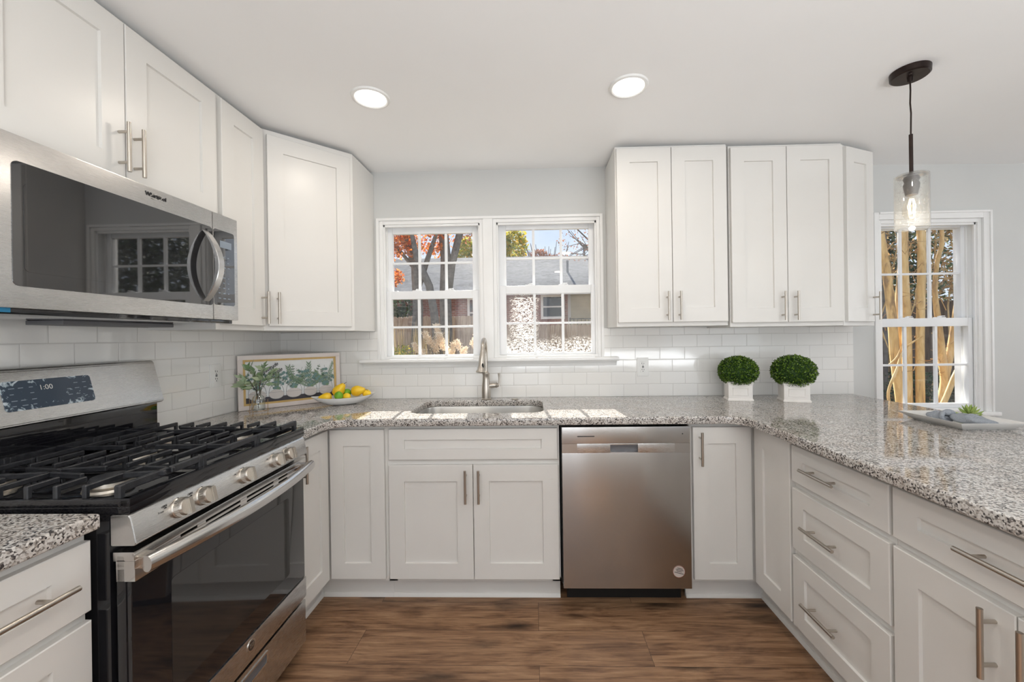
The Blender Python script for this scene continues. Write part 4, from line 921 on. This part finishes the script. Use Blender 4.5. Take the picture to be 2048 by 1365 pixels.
fr('lemon', 'small yellow lemon at the front middle of the bowl', 'lemon', .008, -.034, .046, 'lemon', 'lemon', (R(90), 0, R(40)), 'lemons in the bowl', .9)
fr('lemon', 'orange-yellow lemon at the right end of the bowl', 'lemon', .124, -.004, .054, 'lemon', 'lemon', (R(90), 0, R(70)), 'lemons in the bowl', .95)

# box-hedge balls in planters
def planter(x, y, rz, w, d, h, label, seed, rx, rzz, bz):
    o = thing('planter', label, 'planter', (x, y, CT), rz, 'white planters with green balls'); mb = MB(); a, b = w/2, d/2
    mb.box(-a+.004, a-.004, -b+.004, b-.004, .010, h-.014, .002); mb.box(-a-.001, a+.001, -b-.001, b+.001, 0, .008, .002); mb.box(-a+.001, a-.001, -b+.001, b-.001, .007, .013, .003)
    mb.box(-a, a, -b, b, h-.016, h-.002, .003); mb.box(-a+.002, a-.002, -b+.002, b-.002, h-.022, h-.014, .002)
    for (px, pz, qx, qz) in ((-a*.62, .030, a*.62, .034), (-a*.62, h-.042, a*.62, h-.038), (-a*.62, .030, -a*.56, h-.038), (a*.56, .030, a*.62, h-.038)): mb.box(px, qx, -b+.0015, -b+.006, pz, qz, .001, 1)
    mb.build('pot', 'pot', o)
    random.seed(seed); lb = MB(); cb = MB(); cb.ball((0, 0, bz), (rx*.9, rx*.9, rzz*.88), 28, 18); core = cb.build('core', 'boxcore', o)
    N = 4200
    for i in range(N):
        u = 1-2*(i+.5)/N; ph = i*2.399963; s2 = math.sqrt(1-u*u); nrm = Vector((s2*math.cos(ph), s2*math.sin(ph), u))
        if nrm.z < -.86: continue
        f2 = random.uniform(.90, 1.0)+.02*math.sin(ph*9+u*13); p = Vector((nrm.x*rx*f2, nrm.y*rx*f2, bz+nrm.z*rzz*f2))
        d_ = (nrm+Vector((random.uniform(-1, 1), random.uniform(-1, 1), random.uniform(-.8, 1.1)))*.95); s3 = nrm+Vector((random.uniform(-1, 1), random.uniform(-1, 1), random.uniform(-1, 1)))*.6
        L = random.uniform(.0075, .0125); lb.leaf(p, d_, s3, L, L*.62)
    lb.build('foliage', 'box', o); return o
planter(2.818, -.185, R(-10), .135, .095, .112, 'white planter with a round green boxwood ball, left of the two', 31, .104, .086, .166)
planter(3.098, -.243, R(-14), .135, .110, .112, 'white planter with a round green boxwood ball, right of the two', 32, .110, .090, .166)

# tray with napkin and succulent
o = thing('serving_tray', 'pale grey rectangular tray with flared rim on the peninsula', 'tray', (3.374, -.862, CT), R(-2))
mb = MB(); bm = mb.bm; rr2 = [(.088, .105, 0), (.090, .107, .002), (.122, .137, .026), (.1245, .1395, .0305), (.121, .136, .0305), (.098, .113, .0095), (.086, .102, .006)]
vs2 = [[bm.verts.new((a_*sx_, b_*sy_, z)) for sx_, sy_ in ((1, 1), (-1, 1), (-1, -1), (1, -1))] for a_, b_, z in rr2]
for p, q in zip(vs2, vs2[1:]):
    for i in range(4): bm.faces.new((p[i], p[(i+1) % 4], q[(i+1) % 4], q[i]))
bm.faces.new(vs2[0][::-1]); bm.faces.new(vs2[-1]); bmesh.ops.recalc_face_normals(bm, faces=bm.faces[:]); mb.build('dish', 'traygrey', o)
o = thing('cloth_napkin', 'grey cloth napkin tied in a loose knot on the tray', 'napkin', (3.355, -.875, CT+.0085), R(-68))
def wrinkled(mb, c0, rad, M=None, amp=.12, seed=0, seg=40, rings=24):
    n0 = len(mb.bm.verts); mb.ball(c0, rad, seg, rings, M)
    mb.bm.verts.ensure_lookup_table()
    for v_ in list(mb.bm.verts)[n0:]:
        q = noise.noise(Vector((v_.co.x*34, v_.co.y*70, v_.co.z*50+seed))); v_.co += (v_.co-Vector(c0)).normalized()*q*amp*min(rad)
        v_.co.z = max(v_.co.z, .0003)
mb = MB(); wrinkled(mb, (.045, 0, .018), (.072, .034, .020), Matrix.Rotation(R(4), 4, 'Y'), .5, 2); mb.build('folded_end', 'cloth', o)
mb = MB(); wrinkled(mb, (-.062, .004, .017), (.040, .030, .018), None, .6, 5); mb.build('short_end', 'cloth', o)
mb = MB(); mb.tube([(-.030+.012*math.cos(R(a_))*.4, .034*math.cos(R(a_)), .022+.020*math.sin(R(a_))) for a_ in range(0, 361, 15)], .008, 12); wrinkled(mb, (-.030, -.004, .036), (.018, .022, .012), None, .6, 9); mb.build('knot', 'cloth', o)
o = thing('succulent', 'small green spiky succulent rosette beside the napkin', 'succulent', (3.487, -.795, CT+.008)); mb = MB()
for k in range(22):
    a_ = k*2.39996; u = k/22; el = R(16+60*u); L = .052*(1-.35*u); d_ = Vector((math.cos(a_)*math.cos(el), math.sin(a_)*math.cos(el), math.sin(el))); b0 = Vector((0, 0, .004+.022*u))
    tb_ = [b0, b0+d_*L*.35, b0+d_*L*.7, b0+d_*L+Vector((0, 0, .003))]; mb.tube(tb_, [.0035, .0055, .0042, .0006], 6)
mb.build('leaves', 'succ', o)
MB().cyl((0, 0, 0), (0, 0, .02), .010, .012).build('stem', 'boxcore', o)

# ================================================================== outside
GZ = -.35
g = MB(); g.box(-30, 40, .16, 60, GZ-.3, GZ); struct(g.build('ground', 'ground', smooth=False))
# picket fence
def fence(name, label, x0, x1, y, top, material, bw=.14, dog=True, vertical_axis=False, along='X'):
    o = thing(name, label, 'fence', (0, 0, 0)); mb = MB(); x = x0; random.seed(int(abs(x0)*10))
    while x < x1:
        h = top+random.uniform(-.015, .015); a, b = x, x+bw-.008
        P = [(a, GZ), (b, GZ), (b, h-.03), (b-.03, h), (a+.03, h), (a, h-.03)]
        if along == 'X': mb.poly(P, y, y+.02, 'Y')
        else: mb.poly(P, y, y+.02, 'X')
        x += bw
    mb.build('boards', material, o); mb = MB()
    for zz in (GZ+.4, top-.5):
        if along == 'X': mb.box(x0, x1, y+.02, y+.06, zz, zz+.09)
        else: mb.box(y+.02, y+.06, x0, x1, zz, zz+.09)
    mb.build('rail', material, o); return o
fence('wooden_fence', 'weathered wooden board fence behind the yard, seen through the left sink window', -6, .5, 8.0, 1.88, 'fence')
fence('wooden_fence', 'lower weathered wooden fence, seen through the right sink window', .54, 4.6, 8.05, 1.62, 'fence')
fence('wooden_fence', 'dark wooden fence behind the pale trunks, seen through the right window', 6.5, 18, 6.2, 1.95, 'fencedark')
# neighbour house
o = thing('neighbor_house', 'brick neighbour house with a grey shingle roof beyond the fence', 'house', (0, 14, GZ))
hz = -GZ
mb = MB(); mb.box(-12, 3.05, 0, 8, 0, 3.25+hz); mb.build('brick_wall', 'brick', o, smooth=False)
mb = MB()
mb.box(3.05, 9, .6, 8, 0, 3.25+hz)
for i in range(24): mb.box(3.05, 9, .57, .6, .2+i*.15, .2+i*.15+.015)
mb.build('siding_wall', 'siding', o, smooth=False)
mb = MB()
a = Vector((-13, -.7, 3.12+hz)); b = Vector((10, -.7, 3.12+hz)); cc = Vector((10, 4.3, 5.45+hz)); d = Vector((-13, 4.3, 5.45+hz))
mb.pts([a, b, cc, d]); mb.pts([Vector((-13, 9.3, 3.12+hz)), d, cc, Vector((10, 9.3, 3.12+hz))]); 
for v_ in (a, b, cc, d): pass
rf = mb.build('roof', 'shingle', o, smooth=False); 
so_ = rf.modifiers.new('s', 'SOLIDIFY'); so_.thickness = .12; so_.offset = -1
mb = MB(); mb.box(-13, 10, -.76, -.68, 2.95+hz, 3.13+hz, .01); mb.build('gutter', 'trim', o)
def hwin(x0, x1, z0, z1, y=-.02):
    mb = MB(); framed(mb, x0, x1, z0+hz, z1+hz, x0+.10, x1-.10, z0+.10+hz, z1-.10+hz, y-.05, y+.02, .005); mb.box(x0+.1, x1-.1, y-.03, y, (z0+z1)/2+hz-.03, (z0+z1)/2+hz+.03)
    w = mb.build('window', 'trim', o); mb = MB(); mb.box(x0+.1, x1-.1, y-.005, y+.005, z0+.1+hz, z1-.1+hz); mb.build('pane', 'glassblk', w)
hwin(1.95, 2.92, 2.02, 3.02); hwin(-1.05, -.35, 1.7, 2.95); hwin(-6.5, -5.4, 1.7, 2.9)
mb = MB(); mb.box(3.06, 3.22, .50, .62, 0, 3.2+hz); mb.box(4.35, 4.5, .50, .62, 0, 3.2+hz); mb.build('porch_trim', 'trim', o)
mb = MB(); mb.box(3.1, 6, -.35, -.31, 1.98+hz, 2.02+hz); mb.box(3.1, 6, -.35, -.31, 1.3+hz, 1.34+hz)
for i in range(20): mb.box(3.1+i*.15, 3.12+i*.15, -.34, -.32, 1.3+hz, 2.0+hz)
mb.box(3.08, 3.14, -.36, -.30, 0, 2.05+hz); mb.box(5.94, 6.0, -.36, -.30, 0, 2.05+hz); mb.build('railing', 'iron', o)
mb = MB(); mb.cyl((4.3, 4.3, 5.40+hz), (4.3, 4.3, 5.95+hz), .06); mb.cyl((3.2, 1.6, 4.0+hz), (3.2, 1.6, 4.7+hz), .05); mb.build('vent_pipe', 'grey_metal', o)

def cloud(mb, c, rad, N, L, w=.55, up_bias=0., hollow=.55):
    c = Vector(c)
    for i in range(N):
        v_ = Vector((random.gauss(0, 1), random.gauss(0, 1), random.gauss(0, 1))).normalized()*random.uniform(hollow, 1)
        p = c+Vector((v_.x*rad[0], v_.y*rad[1], v_.z*rad[2])); d_ = Vector((random.uniform(-1, 1), random.uniform(-1, 1), random.uniform(-1, 1)+up_bias)); n_ = Vector((random.uniform(-1, 1), random.uniform(-1, 1), random.uniform(-1, 1)))
        if d_.cross(n_).length < .05: continue
        s_ = L*random.uniform(.6, 1.3); mb.leaf(p, d_, n_, s_, s_*w)
def tree(label, base, trunks, clouds, leaf, bark='bark', L=.09, name='tree', seed=1):
    random.seed(seed); o = thing(name, label, 'tree', base); mb = MB()
    B = Vector(base)
    for P, rr_ in trunks: mb.tube([Vector(p)-B for p in P], rr_, 10)
    mb.build('trunk', bark, o); 
    if clouds:
        mb = MB()
        for c_, rad_, N in clouds: cloud(mb, Vector(c_)-B, rad_, N, L)
        mb.build('foliage', leaf, o, smooth=False)
    return o
# left: orange-leaved tree with grey trunks
tree('tree with orange leaves filling the upper left of the left sink window', (-1.25, 7, GZ),
     [([(-1.25, 7, GZ), (-1.1, 7, 2.0), (-1.15, 7, 3.0), (-1.5, 7, 4.3), (-1.7, 7.2, 5.6)], [.16, .12, .10, .08, .04]), ([(-1.12, 7, 2.4), (-.85, 7, 3.2), (-.45, 6.9, 4.2)], [.07, .06, .03]), ([(-1.12, 7, 2.9), (-1.9, 6.9, 3.9)], [.05, .03])],
     [((-1.75, 6.9, 3.5), (.42, .5, .38), 520), ((-1.2, 6.9, 3.45), (.26, .4, .3), 300), ((-1.72, 6.8, 2.75), (.36, .4, .22), 420), ((-1.65, 6.8, 3.75), (.5, .4, .5), 900), ((-.95, 7.9, 3.9), (.6, .3, .5), 500), ((-1.35, 6.9, 4.3), (.9, .6, .42), 800), ((-.6, 7.0, 3.95), (.45, .4, .28), 260), ((-.75, 7.2, 3.5), (.25, .3, .14), 100), ((-3.2, 7.6, 3.9), (1.2, .8, .9), 900)], 'orange', seed=4)
tree('leaning grey tree trunk crossing the left sink window', (-.52, 7.4, GZ), [([(-.50, 7.4, GZ), (-.53, 7.4, 2.4), (-.50, 7.4, 3.2), (-.58, 7.4, 4.2), (-.62, 7.4, 5.4)], [.17, .14, .13, .115, .08]), ([(-.45, 7.4, 2.5), (-.36, 7.4, 3.1), (-.12, 7.4, 4.0), (.1, 7.5, 4.9)], [.10, .09, .085, .05])], [((-.1, 8.1, 4.05), (.25, .3, .20), 120)], 'rust', seed=5)
tree('slim grey trunk leaning left in the left sink window', (-.60, 6.6, GZ), [([(-.45, 6.6, GZ), (-.62, 6.6, 1.9), (-.72, 6.6, 2.5), (-1.0, 6.6, 3.15), (-1.15, 6.6, 3.9)], [.10, .09, .085, .07, .04])], [], 'rust', seed=6)
tree('yellow-green tree standing behind the shingle roof, left window', (-3.2, 27, GZ), [([(-3.2, 27, GZ), (-3.2, 27, 7)], [.3, .12])], [((-3.1, 27, 7.4), (.8, 1.0, 1.3), 1300), ((-4.1, 27, 6.6), (.8, 1.0, .7), 400)], 'yellowgreen', L=.26, seed=7)
tree('green and gold tree standing behind the shingle roof, right window', (.2, 27, GZ), [([(.2, 27, GZ), (.3, 27, 7)], [.3, .12])], [((.35, 27, 7.9), (1.0, 1.1, 1.5), 1300), ((-.5, 27, 7.6), (.7, .9, 1.6), 500)], 'yellowgreen', L=.26, seed=8)
tr = []
random.seed(12)
for k in range(26): x = 2.8+random.uniform(-2, 2.2); tr.append(([(2.8, 34, GZ), (x*.5+1.4, 34, 6.0), (x, 34, 8.6+random.uniform(0, 1.3))], [.16, .06, .02]))
tree('bare rusty tree low above the distant roof ridge', (2.8, 34, GZ), tr, [((2.2, 34, 8.5), (.9, 1.0, .7), 700), ((3.6, 34, 8.3), (1.2, 1.0, .35), 500)], 'rust', L=.22, seed=9)
tr = [([(5.2, 12, GZ), (5.2, 12, 3), (4.2, 12, 4.2), (3.2, 12, 5.2)], [.12, .09, .04, .02])]
random.seed(14)
for k in range(16): sx_ = random.uniform(2.6, 4.0); tr.append(([(4.1, 12, 4.0+random.uniform(-.4, .4)), ((4.1+sx_)/2, 12, 4.4+random.uniform(-.2, .3)), (sx_, 12, 4.2+random.uniform(-.2, 1.2))], [.03, .018, .008]))
tree('sparse twiggy branches with a few leaves at the right of the right sink window', (5.2, 12, GZ), tr, [((3.25, 12, 4.7), (.75, .4, .75), 190)], 'rust', L=.09, seed=15)
# pampas grass
random.seed(41); o = thing('pampas_grass', 'pale feathery pampas grass plumes outside the left sink window', 'ornamental grass', (.3, 4, GZ))
mb = MB(); st2 = MB()
for (px, pz, s_) in ((-.27, 1.16, .8), (-.10, 1.30, 1), (-.03, 1.22, 1), (.06, 1.42, 1), (.10, 1.28, 1), (.16, 1.20, 1.1), (.04, 1.15, 1.0), (.20, 1.08, .9), (.36, 1.12, 1), (.42, 1.20, .8), (.48, 1.06, .9), (.66, 1.27, .9), (.70, 1.22, .8), (-.2, 1.05, .8), (.3, 1.0, .8)):
    y = 4+random.uniform(-.25, .25); lean = random.uniform(-.12, .12)
    st2.tube([(.25*(px)+.05, y-4, 0), (px-.3, y-4, pz-.1-GZ)], .006, 5)
    for i in range(260):
        u = random.random(); d_ = Vector((random.uniform(-1, 1), random.uniform(-1, 1), random.uniform(-.2, 1.2))); p = Vector((px-.3+lean*(u-.5)+random.gauss(0, .022*s_), y-4+random.gauss(0, .02), pz-GZ-.10+u*.20*s_))
        mb.leaf(p, d_, Vector((random.uniform(-1, 1), 1, random.uniform(-1, 1))), .05*s_, .010)
mb.build('plumes', 'pampas', o, smooth=False); st2.build('stalks', 'twig', o)
random.seed(42); o = thing('dry_reeds', 'dry upright reeds by the fence outside the left sink window', 'ornamental grass', (-1.0, 6, GZ)); mb = MB()
for i in range(240):
    x = random.uniform(-.75, .75); a = Vector((x, random.uniform(-.3, .3), 0)); mb.leaf(a, Vector((random.uniform(-.12, .12), 0, 1)), Vector((0, 1, 0)), random.uniform(1.3, 2.1), .022)
mb.build('blades', 'reedgrass', o, smooth=False)
def bush(label, c_, rad_, N, leaf, L, seed, name='bush'):
    random.seed(seed); o = thing(name, label, 'bush', (c_[0], c_[1], GZ)); mb = MB(); cloud(mb, (0, 0, c_[2]-GZ), rad_, N, L, hollow=.35); mb.build('foliage', leaf, o, smooth=False)
    mb = MB(); mb.tube([(0, 0, 0), (.02, 0, (c_[2]-GZ)*.6)], .03, 6); mb.build('stem', 'bark', o); return o
bush('low yellow-green bush at the lower left of the left sink window', (-.58, 4.2, .95), (.20, .3, .26), 700, 'yellowgreen', .05, 51)
bush('dark evergreen bush against the brick wall beyond the fence', (-3.4, 12.8, 1.9), (.6, .6, 1.2), 900, 'evergreen', .16, 52)
# right window: crape myrtle and hedge
o = thing('crape_myrtle', 'multi-trunk tree with smooth tan bark outside the right window', 'tree', (6.0, 2.2, GZ))
B = Vector((6.0, 2.2, GZ))
TR = [([(5.95, 2.25, GZ), (5.85, 2.2, .43), (5.79, 2.2, .95), (5.755, 2.2, 1.45), (5.70, 2.2, 2.0), (5.63, 2.2, 2.5), (5.60, 2.2, 3.2)], [.065, .062, .060, .055, .052, .05, .04]),
      ([(5.97, 2.2, GZ), (5.925, 2.2, .43), (5.92, 2.2, 1.2), (5.90, 2.2, 1.9), (5.885, 2.2, 2.5), (5.86, 2.2, 3.3)], [.062, .056, .056, .054, .050, .04]),
      ([(6.0, 2.35, GZ), (5.99, 2.35, .8), (5.97, 2.35, 1.5), (6.0, 2.35, 2.0), (6.05, 2.35, 2.6), (6.1, 2.35, 3.2)], [.055, .052, .052, .05, .045, .04]),
      ([(6.02, 2.15, GZ), (6.015, 2.15, .43), (6.02, 2.15, 1.2), (6.045, 2.15, 1.9), (6.05, 2.15, 2.38), (6.0, 2.15, 2.62), (5.97, 2.15, 3.2)], [.055, .052, .050, .048, .050, .035, .03]),
      ([(6.045, 2.15, 2.30), (6.12, 2.15, 2.42), (6.17, 2.15, 2.60), (6.18, 2.1, 3.0)], [.035, .032, .03, .02]),
      ([(6.12, 2.2, GZ), (6.27, 2.2, .40), (6.34, 2.2, .72), (6.30, 2.2, 1.05), (6.28, 2.2, 1.35), (6.24, 2.2, 1.75), (6.27, 2.2, 2.1), (6.33, 2.2, 2.35), (6.28, 2.2, 2.8)], [.06, .055, .055, .052, .040, .030, .028, .026, .02]),
      ([(6.34, 2.2, .75), (6.42, 2.2, 1.15), (6.50, 2.2, 1.7), (6.58, 2.2, 2.3)], [.045, .045, .035, .02]),
      ([(6.02, 2.1, .15), (6.12, 2.0, .50), (6.27, 2.0, .85), (6.42, 2.0, 1.05), (6.6, 2.0, 1.2)], [.035, .034, .032, .028, .02]),
      ([(5.80, 2.1, .30), (5.66, 2.1, .42), (5.62, 2.1, .62), (5.72, 2.1, .88), (5.80, 2.1, 1.1), (5.92, 2.0, 1.25)], [.020, .020, .018, .018, .014, .008]),
      ([(5.62, 2.1, .92), (5.72, 2.1, 1.02), (5.75, 2.05, 1.2)], [.010, .008, .005])]
mb = MB()
def smooth_path(P, rr_, k=4):
    Q = []; q = []; n_ = len(P); P = [Vector(p) for p in P]
    for i in range(n_-1):
        p0, p1, p2, p3 = P[max(i-1, 0)], P[i], P[i+1], P[min(i+2, n_-1)]
        for j in range(k):
            t_ = j/k; Q.append(.5*((2*p1)+(-p0+p2)*t_+(2*p0-5*p1+4*p2-p3)*t_*t_+(-p0+3*p1-3*p2+p3)*t_**3)); q.append(rr_[i]+(rr_[i+1]-rr_[i])*t_)
    Q.append(P[-1]); q.append(rr_[-1]); return Q, q
for P, rr_ in TR:
    Q, q = smooth_path(P, [z*.78 for z in rr_]); mb.tube([p-B for p in Q], q, 12)
mb.build('trunk', 'myrtle', o); mb = MB(); random.seed(61)
for k in range(46):
    p = Vector((random.uniform(5.55, 6.6), random.uniform(1.9, 2.6), random.uniform(.6, 2.5))); P = [p]
    for i in range(5): P.append(P[-1]+Vector((random.uniform(-.12, .14), random.uniform(-.04, .04), random.uniform(-.06, .14))))
    mb.tube([q-B for q in P], [.005, .0045, .004, .003, .002, .0015], 5)
mb.build('twigs', 'brownleaf', o)
def hedge(label, name, boxes, N, leaf, L, seed, cat='hedge'):
    random.seed(seed); o = thing(name, label, cat, (boxes[0][0], boxes[0][2], GZ)); B_ = o.location.copy(); mb = MB()
    for (x0_, x1_, y0_, y1_, z0_, z1_, n_) in boxes:
        for i in range(n_):
            p = Vector((random.uniform(x0_, x1_), random.uniform(y0_, y1_), random.uniform(z0_, z1_)))-B_; s_ = L*random.uniform(.6, 1.4)
            mb.leaf(p, Vector((random.uniform(-1, 1), random.uniform(-1, 1), random.uniform(-1, .6))), Vector((random.uniform(-1, 1), random.uniform(-1, 1), random.uniform(-1, 1))), s_, s_*.5)
    mb.build('foliage', leaf, o, smooth=False); mb = MB()
    for (x0_, x1_, y0_, y1_, z0_, z1_, n_) in boxes: mb.tube([Vector(((x0_+x1_)/2, (y0_+y1_)/2, GZ))-B_, Vector(((x0_+x1_)/2, (y0_+y1_)/2, z1_-.2))-B_], .06, 6)
    mb.build('trunk', 'bark', o); return o
hedge('dark evergreen trees behind the fence, seen through the right window, plus an added unseen canopy for shade', 'evergreen_tree', [(2.9, 11.2, 7.9, 9.0, 5.4, 7.4, 7000), (7.6, 11.2, 7.2, 8.4, 1.2, 5.6, 12000), (11.2, 16, 7.5, 9, 1.2, 6.5, 7000)], 0, 'evergreen', .15, 71, 'tree')  # high first box is an unseen canopy added to shade the right window
hedge('brown-leaved shrub tangled behind the pale trunks, right window', 'autumn_shrub', [(9.3, 11.8, 5.2, 5.9, 1.9, 4.6, 3000), (8.0, 9.0, 5.3, 5.8, 2.4, 4.4, 700)], 0, 'brownleaf', .09, 72, 'shrub')
hedge('low clipped green hedge in front of the dark fence, right window', 'low_hedge', [(8.2, 12.5, 4.9, 5.4, GZ, .55, 5200)], 0, 'evergreen', .07, 73)
tr = []; random.seed(75)
for k in range(34):
    bx = random.uniform(8.0, 12.5); P = [Vector((bx, 5.6, GZ+.2))]
    for i in range(6): P.append(P[-1]+Vector((random.uniform(-.25, .25), random.uniform(-.08, .08), random.uniform(.45, .8))))
    tr.append((P, [.022, .020, .017, .014, .011, .008, .004]))
tree('thicket of thin bare stems behind the pale trunks, right window', (10, 5.6, GZ), tr, [], 'rust', 'myrtle', name='bare_thicket', seed=76)
